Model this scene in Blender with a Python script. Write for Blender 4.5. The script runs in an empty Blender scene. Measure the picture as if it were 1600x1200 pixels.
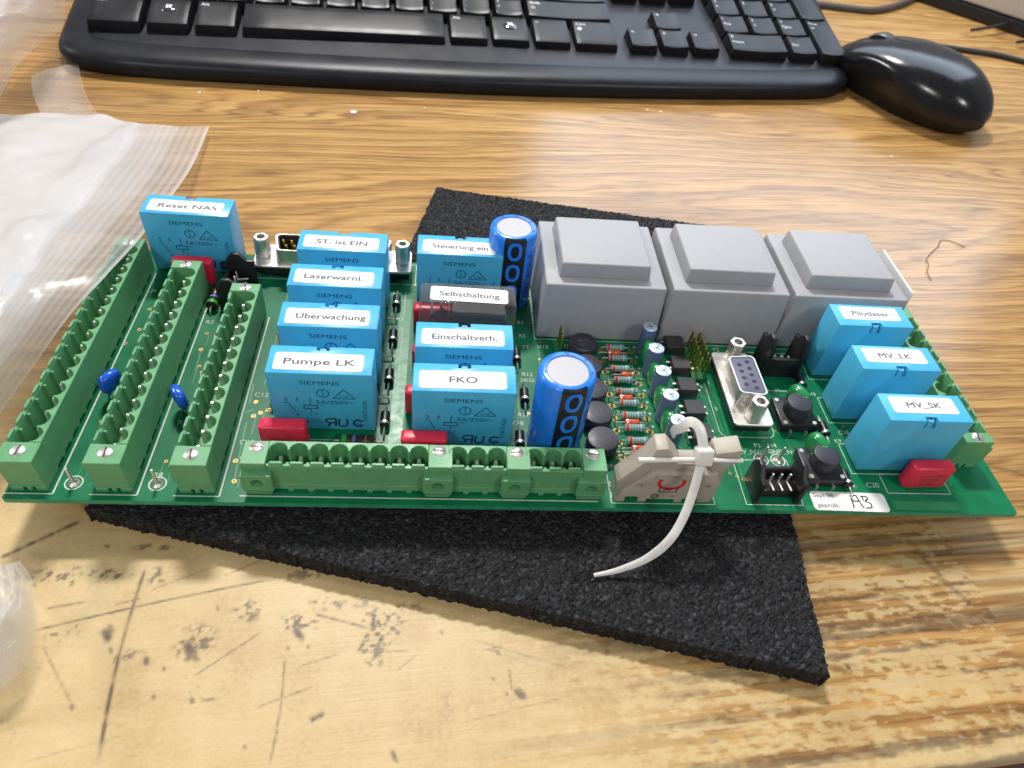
import bpy, bmesh, math, random
import numpy as np
from mathutils import Vector, Matrix
random.seed(7); RNG = np.random.default_rng(7)
S = 0.001                                   # everything below is written in millimetres
scn = bpy.context.scene
COL = scn.collection

# ------------------------------------------------------------------ camera
# board frame in mm: x along the board's front edge, y away from the camera, z=0 on the board's top face
DESK = -13.0                                # desk top in the board frame
OX, OY = 100.0, 40.0
CAM_R = np.array([[0.994291, -0.04634, 0.096114], [0.032276, -0.727952, -0.684868], [0.101703, 0.684061, -0.7223]])
CAM_C = np.array([101.895, -118.624, 160.819])
CAM_F = 1120.24                            # focal length in pixels of the 1600 px wide photograph
def W(x, y, z): return Vector(((x-OX)*S, (y-OY)*S, (z-DESK)*S))
def at(u, v, z):                            # photo pixel -> point at height z (board frame, mm)
    d = np.array([(u-800)/CAM_F, (v-600)/CAM_F, 1.0]) @ CAM_R
    return CAM_C + d*((z-CAM_C[2])/d[2])
cam_d = bpy.data.cameras.new('camera'); cam = bpy.data.objects.new('camera', cam_d); COL.objects.link(cam)
m3 = Matrix((CAM_R[0], -CAM_R[1], -CAM_R[2])).transposed()
cam.matrix_world = Matrix.Translation(W(*CAM_C)) @ m3.to_4x4()
cam_d.sensor_width = 36; cam_d.lens = 36*CAM_F/1600; cam_d.clip_start = 0.005; cam_d.clip_end = 30
cam_d.dof.use_dof = True; cam_d.dof.focus_distance = 0.215; cam_d.dof.aperture_fstop = 26
scn.camera = cam

# ------------------------------------------------------------------ light
world = bpy.data.worlds.new('World'); scn.world = world; world.use_nodes = True
bg = world.node_tree.nodes['Background']
bg.inputs[0].default_value = (0.95, 0.97, 1.0, 1); bg.inputs[1].default_value = 0.25
def area(name, loc, target, sx, sy, power, color):
    d = bpy.data.lights.new(name, 'AREA'); d.shape = 'RECTANGLE'; d.size = sx; d.size_y = sy
    d.energy = power; d.color = color
    o = bpy.data.objects.new(name, d); COL.objects.link(o)
    o.location = W(*loc)
    o.rotation_euler = (W(*target)-W(*loc)).to_track_quat('-Z', 'Y').to_euler()
    return o
area('ceiling_light', (-30, 1080, 1500), (120, 20, 0), 0.30, 0.12, 33, (1.0, 0.97, 0.93))
area('ceiling_light_front', (-1050, -1500, 1650), (110, 30, 0), 0.5, 0.3, 15, (1.0, 0.97, 0.93))
area('ceiling_light_side', (1200, -1300, 1650), (110, 30, 0), 0.5, 0.3, 13, (1.0, 0.97, 0.93))
area('ceiling_light_left', (-2300, 950, 1500), (110, 30, 0), 0.35, 0.25, 26, (1.0, 0.97, 0.93))
area('monitor_screen', (395, 470, 275), (250, 150, 60), 0.47, 0.29, 1.5, (0.72, 0.84, 1.0))
scn.view_settings.view_transform = 'Standard'; scn.view_settings.look = 'None'
scn.view_settings.exposure = 0.06; scn.view_settings.gamma = 1.0
scn.view_settings.use_curve_mapping = False

# ------------------------------------------------------------------ materials
MAT = {}
def nd(t, typ, **kw):
    n = t.nodes.new(typ)
    for k, v in kw.items(): setattr(n, k, v)
    return n
def lk(t, a, b): t.links.new(a, b)
def pmat(name, col, rough=0.45, metal=0.0, var=0.06, vscale=400, bump=0.0, bscale=3000, coat=0.0, spec=0.5,
         trans=0.0, sss=0.0, rvar=0.08, ior=1.45):
    m = bpy.data.materials.new(name); m.use_nodes = True; t = m.node_tree
    b = t.nodes['Principled BSDF']
    tc = nd(t, 'ShaderNodeTexCoord')
    nz = nd(t, 'ShaderNodeTexNoise'); nz.inputs['Scale'].default_value = vscale; nz.inputs['Detail'].default_value = 5
    lk(t, tc.outputs['Object'], nz.inputs['Vector'])
    r = nd(t, 'ShaderNodeMapRange'); r.inputs[1].default_value = .3; r.inputs[2].default_value = .7
    r.inputs[3].default_value = 1-var; r.inputs[4].default_value = 1+var
    lk(t, nz.outputs['Fac'], r.inputs[0])
    mx = nd(t, 'ShaderNodeMix', data_type='RGBA', blend_type='MULTIPLY'); mx.inputs[0].default_value = 1
    mx.inputs[6].default_value = (*col, 1); lk(t, r.outputs[0], mx.inputs[7])
    lk(t, mx.outputs[2], b.inputs['Base Color'])
    rr = nd(t, 'ShaderNodeMapRange'); rr.inputs[1].default_value = .3; rr.inputs[2].default_value = .7
    rr.inputs[3].default_value = max(0.02, rough-rvar); rr.inputs[4].default_value = min(1, rough+rvar)
    lk(t, nz.outputs['Fac'], rr.inputs[0]); lk(t, rr.outputs[0], b.inputs['Roughness'])
    b.inputs['Metallic'].default_value = metal; b.inputs['Specular IOR Level'].default_value = 0.32 if name.startswith('key') else spec
    b.inputs['Coat Weight'].default_value = coat; b.inputs['Coat Roughness'].default_value = 0.12
    b.inputs['Transmission Weight'].default_value = trans; b.inputs['IOR'].default_value = ior
    if sss: b.inputs['Subsurface Weight'].default_value = sss; b.inputs['Subsurface Scale'].default_value = 0.001
    if bump:
        n2 = nd(t, 'ShaderNodeTexNoise'); n2.inputs['Scale'].default_value = bscale; n2.inputs['Detail'].default_value = 4
        lk(t, tc.outputs['Object'], n2.inputs['Vector'])
        bm_ = nd(t, 'ShaderNodeBump'); bm_.inputs['Strength'].default_value = bump; bm_.inputs['Distance'].default_value = 0.0003
        lk(t, n2.outputs['Fac'], bm_.inputs['Height']); lk(t, bm_.outputs[0], b.inputs['Normal'])
    MAT[name] = m
    return m
pmat('mask_green', (0.004, 0.155, 0.064), 0.38, var=0.16, vscale=90, coat=0.0, spec=0.28, bump=0.05, bscale=900)
pmat('fibre_edge', (0.03, 0.24, 0.12), 0.45, var=.2)
pmat('trace_green', (0.018, 0.215, 0.082), 0.38, var=0.1)
pmat('silk_white', (0.56, 0.60, 0.53), 0.6, var=.15, vscale=900)
pmat('header_green', (0.108, 0.312, 0.142), 0.42, var=0.08, vscale=300, bump=0.05)
pmat('relay_blue', (0.062, 0.400, 0.660), 0.33, var=0.05, vscale=200, bump=0.04, bscale=1200)
pmat('relay_blue_plain', (0.070, 0.430, 0.680), 0.38, var=0.05, vscale=200, bump=0.05, bscale=1500)
pmat('ink_dark', (0.012, 0.05, 0.12), 0.6, var=.1)
pmat('ink_grey', (0.10, 0.10, 0.11), 0.7, var=.2)
pmat('ink_black', (0.02, 0.02, 0.022), 0.6)
pmat('paper_white', (0.74, 0.74, 0.73), 0.55, var=0.03, vscale=500)
pmat('grey_plastic', (0.335, 0.342, 0.362), 0.55, var=0.04, vscale=250, bump=0.10, bscale=5000)
pmat('red_plastic', (0.62, 0.022, 0.060), 0.33, var=0.06, bump=0.05, bscale=1500)
pmat('sleeve_blue', (0.018, 0.205, 0.820), 0.26, var=0.04, coat=0.2)
pmat('sleeve_black', (0.010, 0.011, 0.016), 0.3, var=.1, coat=0.2)
pmat('aluminium', (0.40, 0.395, 0.42), 0.55, metal=0.2, var=0.08, vscale=700, bump=0.05, bscale=2500)
pmat('sleeve_slate', (0.085, 0.125, 0.215), 0.35, var=0.06, coat=0.1)
pmat('aluminium_blue', (0.55, 0.66, 0.82), 0.38, metal=0.6, var=0.06)
pmat('disc_blue', (0.012, 0.090, 0.560), 0.22, var=0.08, bump=0.12, bscale=500, coat=0.3)
pmat('black_plastic', (0.012, 0.012, 0.014), 0.38, var=0.15, bump=0.06)
pmat('black_matte', (0.034, 0.035, 0.040), 0.55, var=0.15, bump=0.1)
pmat('ferrite_black', (0.030, 0.030, 0.042), 0.42, var=0.12, bump=0.08)
pmat('tin', (0.66, 0.64, 0.60), 0.36, metal=0.85, var=0.08, vscale=300)
pmat('steel', (0.68, 0.66, 0.62), 0.34, metal=0.85, var=0.06, vscale=300)
pmat('pin_tin', (0.80, 0.78, 0.72), 0.34, metal=0.8, var=0.1)
pmat('gold', (0.72, 0.50, 0.13), 0.28, metal=1.0, var=.1)
pmat('copper_ring', (0.42, 0.26, 0.08), 0.4, metal=0.6, var=.15)
pmat('dark_slot', (0.05, 0.035, 0.03), 0.6)
pmat('rust_slot', (0.20, 0.05, 0.035), 0.6)
pmat('resistor_body', (0.36, 0.40, 0.34), 0.4, var=.1)
pmat('resistor_brown', (0.035, 0.016, 0.010), 0.33, var=.1)
pmat('band_red', (0.42, 0.02, 0.02), 0.4)
pmat('band_teal', (0.07, 0.22, 0.24), 0.4)
pmat('band_green', (0.02, 0.30, 0.05), 0.4)
pmat('band_blue', (0.10, 0.16, 0.42), 0.4)
pmat('band_gold', (0.42, 0.22, 0.04), 0.35)
pmat('glass_orange', (0.60, 0.085, 0.02), 0.18, var=.1, coat=.5)
pmat('film_green', (0.012, 0.210, 0.055), 0.16, var=0.08, coat=0.6, bump=.05, bscale=400)
pmat('beige', (0.40, 0.355, 0.29), 0.45, var=0.07, vscale=200, bump=0.06)
pmat('nylon', (0.70, 0.69, 0.65), 0.30, var=0.05, sss=0.15)
pmat('mark_red', (0.60, 0.02, 0.03), 0.5)
pmat('mark_brown', (0.10, 0.07, 0.05), 0.6)
pmat('socket_grey', (0.12, 0.12, 0.18), 0.45)
pmat('keyboard_black', (0.008, 0.009, 0.014), 0.36, var=0.25, vscale=60, bump=0.22, bscale=2200, rvar=0.05)
pmat('key_black', (0.007, 0.0075, 0.010), 0.36, var=0.25, vscale=80, bump=0.20, bscale=2200, rvar=0.06)
pmat('keyboard_lip', (0.008, 0.008, 0.009), 0.4, var=.2)
pmat('dome_clear', (0.03, 0.032, 0.036), 0.06, coat=1.0)
pmat('legend_white', (0.75, 0.76, 0.80), 0.5)
pmat('mouse_black', (0.007, 0.007, 0.009), 0.20, var=0.2, bump=0.03, bscale=900, rvar=.04)
pmat('mouse_side', (0.008, 0.0075, 0.007), 0.46, var=.2, bump=.05)
pmat('cable_black', (0.022, 0.021, 0.021), 0.45, var=.2)
pmat('cable_grey', (0.075, 0.065, 0.06), 0.5, var=.2)
pmat('silver_plastic', (0.50, 0.49, 0.47), 0.4, var=0.05, metal=.2)
pmat('thread_brown', (0.10, 0.04, 0.015), 0.7)

# --- smoky clear plastic (transparent relay cover)
def clear_mat(name, tint, alpha, rough):
    m = bpy.data.materials.new(name); m.use_nodes = True; t = m.node_tree
    b = t.nodes['Principled BSDF']; b.inputs['Base Color'].default_value = (*tint, 1); b.inputs['Roughness'].default_value = rough
    tr = nd(t, 'ShaderNodeBsdfTransparent'); tr.inputs[0].default_value = (.86, .84, .82, 1)
    lw = nd(t, 'ShaderNodeLayerWeight'); lw.inputs[0].default_value = 0.25
    nz = nd(t, 'ShaderNodeTexNoise'); nz.inputs['Scale'].default_value = 300
    ad = nd(t, 'ShaderNodeMath', operation='MULTIPLY_ADD'); lk(t, nz.outputs['Fac'], ad.inputs[0]); ad.inputs[1].default_value = .1; lk(t, lw.outputs['Facing'], ad.inputs[2])
    mr = nd(t, 'ShaderNodeMapRange'); mr.inputs[3].default_value = alpha; mr.inputs[4].default_value = min(1, alpha+.45); lk(t, ad.outputs[0], mr.inputs[0])
    mx = nd(t, 'ShaderNodeMixShader'); lk(t, mr.outputs[0], mx.inputs[0]); lk(t, tr.outputs[0], mx.inputs[1]); lk(t, b.outputs[0], mx.inputs[2])
    lk(t, mx.outputs[0], t.nodes['Material Output'].inputs[0]); MAT[name] = m
clear_mat('smoky_clear', (0.34, 0.33, 0.32), 0.07, 0.06)

# ------------------------------------------------------------------ mesh building
class MB:
    def __init__(s): s.v = []; s.f = []; s.m = []
    def add(s, vs, fs, mi=0, M=None):
        o = len(s.v)
        for p in vs:
            s.v.append(tuple(M @ Vector(p)) if M is not None else tuple(p))
        for f in fs: s.f.append([i+o for i in f]); s.m.append(mi)
        return s
    def box(s, x0, x1, y0, y1, z0, z1, mi=0, M=None):
        vs = [(x0,y0,z0),(x1,y0,z0),(x1,y1,z0),(x0,y1,z0),(x0,y0,z1),(x1,y0,z1),(x1,y1,z1),(x0,y1,z1)]
        return s.add(vs, [(3,2,1,0),(4,5,6,7),(0,1,5,4),(1,2,6,5),(2,3,7,6),(3,0,4,7)], mi, M)
    def frus(s, a, b, z0, z1, mi=0, M=None):
        (x0,x1,y0,y1),(X0,X1,Y0,Y1) = a, b
        vs = [(x0,y0,z0),(x1,y0,z0),(x1,y1,z0),(x0,y1,z0),(X0,Y0,z1),(X1,Y0,z1),(X1,Y1,z1),(X0,Y1,z1)]
        return s.add(vs, [(3,2,1,0),(4,5,6,7),(0,1,5,4),(1,2,6,5),(2,3,7,6),(3,0,4,7)], mi, M)
    def prism(s, poly, z0, z1, mi=0, M=None):
        n = len(poly)
        vs = [(x,y,z0) for x,y in poly]+[(x,y,z1) for x,y in poly]
        fs = [tuple(range(n-1,-1,-1)), tuple(range(n,2*n))]+[(i,(i+1)%n,n+(i+1)%n,n+i) for i in range(n)]
        return s.add(vs, fs, mi, M)
    def lathe(s, prof, n=20, mi=0, M=None, cap=True, mis=None):
        vs = []; fs = []; k = len(prof); ms = []
        for r, z in prof:
            for i in range(n):
                a = 2*math.pi*i/n; vs.append((r*math.cos(a), r*math.sin(a), z))
        o = len(s.v)
        for j in range(k-1):
            for i in range(n):
                fs.append((j*n+i, j*n+(i+1)%n, (j+1)*n+(i+1)%n, (j+1)*n+i)); ms.append(mis[j] if mis else mi)
        if cap:
            fs.append(tuple(range(n-1,-1,-1))); ms.append(mis[0] if mis else mi)
            fs.append(tuple(range((k-1)*n, k*n))); ms.append(mis[-1] if mis else mi)
        s.add(vs, fs, 0, M); s.m[-len(fs):] = ms
        return s
    def tube(s, pts, r, n=8, mi=0, flat=None, up=(0,0,1), M=None):
        pts = [Vector(p) for p in pts]; vs = []; fs = []
        prev = None
        for i, p in enumerate(pts):
            t = (pts[min(i+1,len(pts)-1)]-pts[max(i-1,0)]).normalized()
            u = Vector(up) if prev is None else prev
            a = (u-t*u.dot(t))
            if a.length < 1e-6: a = Vector((1,0,0))-t*t.x
            a.normalize(); b = t.cross(a); prev = a
            rr = r[i] if isinstance(r, (list, tuple)) else r
            if flat:
                w = flat[i] if isinstance(flat, (list, tuple)) else flat
                for sx, sy in ((1,.6),(.6,1),(-.6,1),(-1,.6),(-1,-.6),(-.6,-1),(.6,-1),(1,-.6)):
                    vs.append(p+b*(sx*w)+a*(sy*rr))
            else:
                for k in range(n):
                    an = 2*math.pi*k/n; vs.append(p+a*(rr*math.cos(an))+b*(rr*math.sin(an)))
        if flat: n = 8
        for i in range(len(pts)-1):
            for k in range(n): fs.append((i*n+k, i*n+(k+1)%n, (i+1)*n+(k+1)%n, (i+1)*n+k))
        fs.append(tuple(range(n-1,-1,-1))); fs.append(tuple(range((len(pts)-1)*n, len(pts)*n)))
        return s.add(vs, fs, mi, M)
    def mesh(s, name, mats, smooth=40, bevel=0.0, bseg=2):
        me = bpy.data.meshes.new(name)
        me.from_pydata([(x*S, y*S, z*S) for x,y,z in s.v], [], s.f)
        for k in (mats if isinstance(mats, (list, tuple)) else [mats]): me.materials.append(MAT[k])
        me.polygons.foreach_set('material_index', s.m)
        bm = bmesh.new(); bm.from_mesh(me)
        bmesh.ops.recalc_face_normals(bm, faces=bm.faces)
        if bevel:
            es = [e for e in bm.edges if len(e.link_faces) == 2 and e.calc_face_angle() > 0.6]
            bmesh.ops.bevel(bm, geom=es, offset=bevel*S, segments=bseg, profile=.5, affect='EDGES', clamp_overlap=True)
        bm.to_mesh(me); bm.free()
        if smooth:
            me.shade_smooth()
            bm = bmesh.new(); bm.from_mesh(me)
            for e in bm.edges:
                if len(e.link_faces) == 2 and e.calc_face_angle() > math.radians(smooth): e.smooth = False
            bm.to_mesh(me); bm.free()
        me.update()
        return me
def link(name, me, parent=None, loc=(0,0,0), rz=0.0, rot=None, top=False):
    o = bpy.data.objects.new(name, me); COL.objects.link(o)
    if parent is not None: o.parent = parent; o.location = Vector(loc)*S
    else: o.location = W(*loc)
    o.rotation_euler = rot if rot else (0,0,rz)
    return o
def tag(o, label, cat, group=None):
    o['label'] = label; o['category'] = cat
    if group: o['group'] = group
    return o
def root(name, label, cat, loc, rz=0.0, group=None):
    return tag(link(name, None, None, loc, rz), label, cat, group)
_tc = {}
def text2d(txt, res=3):                     # (verts, faces) of lettering with cap height ~0.7 at size 1, centred on x
    if txt in _tc: return _tc[txt]
    c = bpy.data.curves.new('txt', 'FONT'); c.body = txt; c.size = 1; c.resolution_u = res; c.align_x = 'CENTER'
    o = bpy.data.objects.new('txt', c); COL.objects.link(o)
    dg = bpy.context.evaluated_depsgraph_get()
    me = bpy.data.meshes.new_from_object(o.evaluated_get(dg))
    r = ([tuple(v.co) for v in me.vertices], [tuple(p.vertices) for p in me.polygons])
    bpy.data.objects.remove(o); bpy.data.curves.remove(c); bpy.data.meshes.remove(me)
    _tc[txt] = r
    return r
def put_text(mb, txt, x, y, z, size, sx=1.0, rot=0.0, plane='xy', mi=0, align='c'):
    vs, fs = text2d(txt)
    if not vs: return
    x0 = min(v[0] for v in vs) if align == 'l' else 0
    M2 = Matrix.Rotation(rot, 3, 'Z')
    out = []
    for v in vs:
        p = M2 @ Vector(((v[0]-x0)*size*sx, (v[1]-.35)*size, 0))
        out.append((x+p.x, y+p.y, z) if plane == 'xy' else (x+p.x, y, z+p.y))
    mb.add(out, fs, mi)
def ring(mb, x, z, r, w, y, n=20, mi=0, plane='xz', rx=1.0, a0=0, a1=2*math.pi):
    vs = []
    for i in range(n+1):
        a = a0+(a1-a0)*i/n
        for q in (r-w, r+w):
            c, s_ = q*rx*math.cos(a) if rx == 1 else (rx*r+(q-r))*math.cos(a), q*math.sin(a)
            vs.append((x+c, y, z+s_) if plane == 'xz' else (x+c, z+s_, y))
    mb.add(vs, [(2*i, 2*i+1, 2*i+3, 2*i+2) for i in range(n)], mi)
def stroke(mb, pts, w, y, plane='xz', mi=0):
    for (a, b), (c, d) in zip(pts[:-1], pts[1:]):
        dx, dy = c-a, d-b; L = math.hypot(dx, dy) or 1; nx, ny = -dy/L*w/2, dx/L*w/2
        q = [(a+nx,b+ny),(c+nx,d+ny),(c-nx,d-ny),(a-nx,b-ny)]
        mb.add([(p[0], y, p[1]) if plane == 'xz' else (p[0], p[1], y) for p in q], [(0,1,2,3)], mi)
def rrect(x0, x1, y0, y1, r, n=5):
    p = []
    for cx, cy, a in ((x1-r,y1-r,0),(x0+r,y1-r,90),(x0+r,y0+r,180),(x1-r,y0+r,270)):
        for i in range(n+1):
            t = math.radians(a+90*i/n); p.append((cx+r*math.cos(t), cy+r*math.sin(t)))
    return p
def bool_cut(me, cutter_mb):
    cm = cutter_mb.mesh('cut', 'black_plastic', smooth=0)
    a = bpy.data.objects.new('a', me); b = bpy.data.objects.new('b', cm); COL.objects.link(a); COL.objects.link(b)
    md = a.modifiers.new('b', 'BOOLEAN'); md.object = b; md.operation = 'DIFFERENCE'; md.solver = 'EXACT'
    r = bpy.data.meshes.new_from_object(a.evaluated_get(bpy.context.evaluated_depsgraph_get()))
    bpy.data.objects.remove(a); bpy.data.objects.remove(b); bpy.data.meshes.remove(cm)
    r.name = me.name
    return r
def vnoise(x, y, seed=0):                   # value noise, unit cell
    x = np.asarray(x, float); y = np.asarray(y, float)
    def h(i, j):
        n = (i.astype(np.int64)*374761393+j.astype(np.int64)*668265263+seed*974711) & 0x7fffffff
        n = ((n ^ (n >> 13))*1274126177) & 0x7fffffff
        return ((n ^ (n >> 16)) & 0xffff)/65535.0
    i, j = np.floor(x), np.floor(y); fx, fy = x-i, y-j
    fx = fx*fx*(3-2*fx); fy = fy*fy*(3-2*fy)
    return (h(i,j)*(1-fx)+h(i+1,j)*fx)*(1-fy)+(h(i,j+1)*(1-fx)+h(i+1,j+1)*fx)*fy
def fbm(x, y, seed=0, o=4):
    a = 0; w = .5
    for k in range(o): a = a+w*vnoise(x*2**k, y*2**k, seed+k*17); w *= .5
    return a
def sstep(a, b, x):
    t = np.clip((x-a)/(b-a), 0, 1); return t*t*(3-2*t)

# ================================================================== THE DESK (setting)
DA = math.radians(5.0); dc, ds = math.cos(DA), math.sin(DA)
DO = (230.0, -73.7)                          # a point on the desk's front edge (board frame)
def desk_to_board(X, Y): return DO[0]+X*dc-Y*ds, DO[1]+X*ds+Y*dc
def board_to_desk(x, y): return (x-DO[0])*dc+(y-DO[1])*ds, -(x-DO[0])*ds+(y-DO[1])*dc
def desk_material():
    m = bpy.data.materials.new('oak_desk'); m.use_nodes = True; t = m.node_tree; b = t.nodes['Principled BSDF']
    def math_(op, a, b_=None, c=None):
        n = nd(t, 'ShaderNodeMath', operation=op)
        for i, q in enumerate((a, b_, c)):
            if q is None: continue
            if isinstance(q, (int, float)): n.inputs[i].default_value = q
            else: lk(t, q, n.inputs[i])
        return n.outputs[0]
    def noise(vec, sc, det=3, rough=.5):
        n = nd(t, 'ShaderNodeTexNoise'); n.inputs['Scale'].default_value = sc; n.inputs['Detail'].default_value = det
        n.inputs['Roughness'].default_value = rough; lk(t, vec, n.inputs['Vector']); return n.outputs['Fac']
    def mapping(sx, sy, off=0):
        n = nd(t, 'ShaderNodeMapping'); n.inputs['Scale'].default_value = (sx*1000, sy*1000, 1); n.inputs['Location'].default_value = (off, off*.7, 0)
        lk(t, tc.outputs['Object'], n.inputs['Vector']); return n.outputs[0]
    def ramp(f, stops):
        n = nd(t, 'ShaderNodeValToRGB'); e = n.color_ramp.elements
        e[0].position, e[0].color = stops[0][0], (*stops[0][1], 1); e[1].position, e[1].color = stops[-1][0], (*stops[-1][1], 1)
        for p, c in stops[1:-1]: q = e.new(p); q.color = (*c, 1)
        lk(t, f, n.inputs[0]); return n.outputs[0]
    def mix(f, a, c, mode='MIX'):
        n = nd(t, 'ShaderNodeMix', data_type='RGBA', blend_type=mode)
        for i, q in ((0, f), (6, a), (7, c)):
            if isinstance(q, (int, float)): n.inputs[i].default_value = q
            elif isinstance(q, tuple): n.inputs[i].default_value = (*q, 1)
            else: lk(t, q, n.inputs[i])
        return n.outputs[2]
    tc = nd(t, 'ShaderNodeTexCoord')
    sep = nd(t, 'ShaderNodeSeparateXYZ'); lk(t, tc.outputs['Object'], sep.inputs[0])
    warp = noise(mapping(0.0020, 0.013, 3.1), 1, 2, .5)
    warp2 = noise(mapping(0.010, 0.07, 8.0), 1, 3)
    ph = math_('MULTIPLY', warp, 11.0)
    ph = math_('MULTIPLY_ADD', warp2, .9, ph)
    ph = math_('MULTIPLY_ADD', sep.outputs[1], 75.0, ph)
    fr = math_('FRACT', ph)
    band = ramp(fr, [(0, (0,0,0)), (.35, (.10,.10,.10)), (.70, (.45,.45,.45)), (.90, (1,1,1)), (.97, (.55,.55,.55)), (1, (0,0,0))])
    streak = noise(mapping(0.010, 0.60, 1.0), 1, 5, .66)
    wob = noise(mapping(0.02, 0.25, 11.0), 1, 3, .6)
    fl = math_('FRACT', math_('MULTIPLY_ADD', ph, 3.0, math_('MULTIPLY', wob, 1.5)))
    fl = ramp(fl, [(0, (0,0,0)), (.45, (.12,.12,.12)), (.72, (1,1,1)), (.88, (.55,.55,.55)), (1, (0,0,0))])
    lmod = ramp(noise(mapping(0.018, 0.10, 17.0), 1, 4, .65), [(.36, (.12,.12,.12)), (.60, (1,1,1))])
    pores = noise(mapping(0.030, 0.95, 5.0), 1, 3, .6)
    pore = ramp(pores, [(.49, (0,0,0)), (.62, (1,1,1))])
    tone = noise(mapping(0.004, 0.012, 2.0), 1, 2)
    base = ramp(streak, [(.28, (.350,.186,.056)), (.48, (.480,.278,.094)), (.72, (.565,.368,.148))])
    base = mix(math_('MULTIPLY', band, math_('MULTIPLY_ADD', streak, 1.0, .05)), base, (.190, .094, .032))
    base = mix(math_('MULTIPLY', pore, math_('MULTIPLY_ADD', band, .25, .38)), base, (.150, .070, .022))
    base = mix(math_('MULTIPLY', math_('MULTIPLY', fl, lmod), .85), base, (.165, .080, .027))
    base = mix(math_('MULTIPLY', tone, .35), base, (.92, .84, .74), 'MULTIPLY')
    at1 = nd(t, 'ShaderNodeAttribute', attribute_name='wear'); at2 = nd(t, 'ShaderNodeAttribute', attribute_name='marks')
    blot = noise(mapping(.06, .06, 4.0), 1, 5, .6)
    fine = noise(mapping(.9, .9, 6.0), 1, 3, .6)
    cream = ramp(math_('MULTIPLY_ADD', fine, .35, math_('MULTIPLY', blot, .7)), [(.30, (.40,.265,.105)), (.52, (.52,.385,.185)), (.70, (.585,.45,.235))])
    c = mix(at1.outputs['Fac'], base, cream)
    c = mix(at2.outputs['Fac'], c, (.062, .036, .027))
    lk(t, c, b.inputs['Base Color'])
    ro = math_('MULTIPLY_ADD', at1.outputs['Fac'], .26, math_('MULTIPLY_ADD', fine, .08, .17))
    lk(t, ro, b.inputs['Roughness']); b.inputs['Specular IOR Level'].default_value = 0.55
    bp = nd(t, 'ShaderNodeBump'); bp.inputs['Strength'].default_value = .12; bp.inputs['Distance'].default_value = .0002
    lk(t, math_('SUBTRACT', fine, math_('MULTIPLY_ADD', at2.outputs['Fac'], 1.2, math_('MULTIPLY', pore, .5))), bp.inputs['Height']); lk(t, bp.outputs[0], b.inputs['Normal'])
    MAT['oak_desk'] = m
desk_material()
pmat('desk_edge_brown', (0.085, 0.028, 0.012), 0.5, var=.3, vscale=150, bump=.2, bscale=600)
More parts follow.
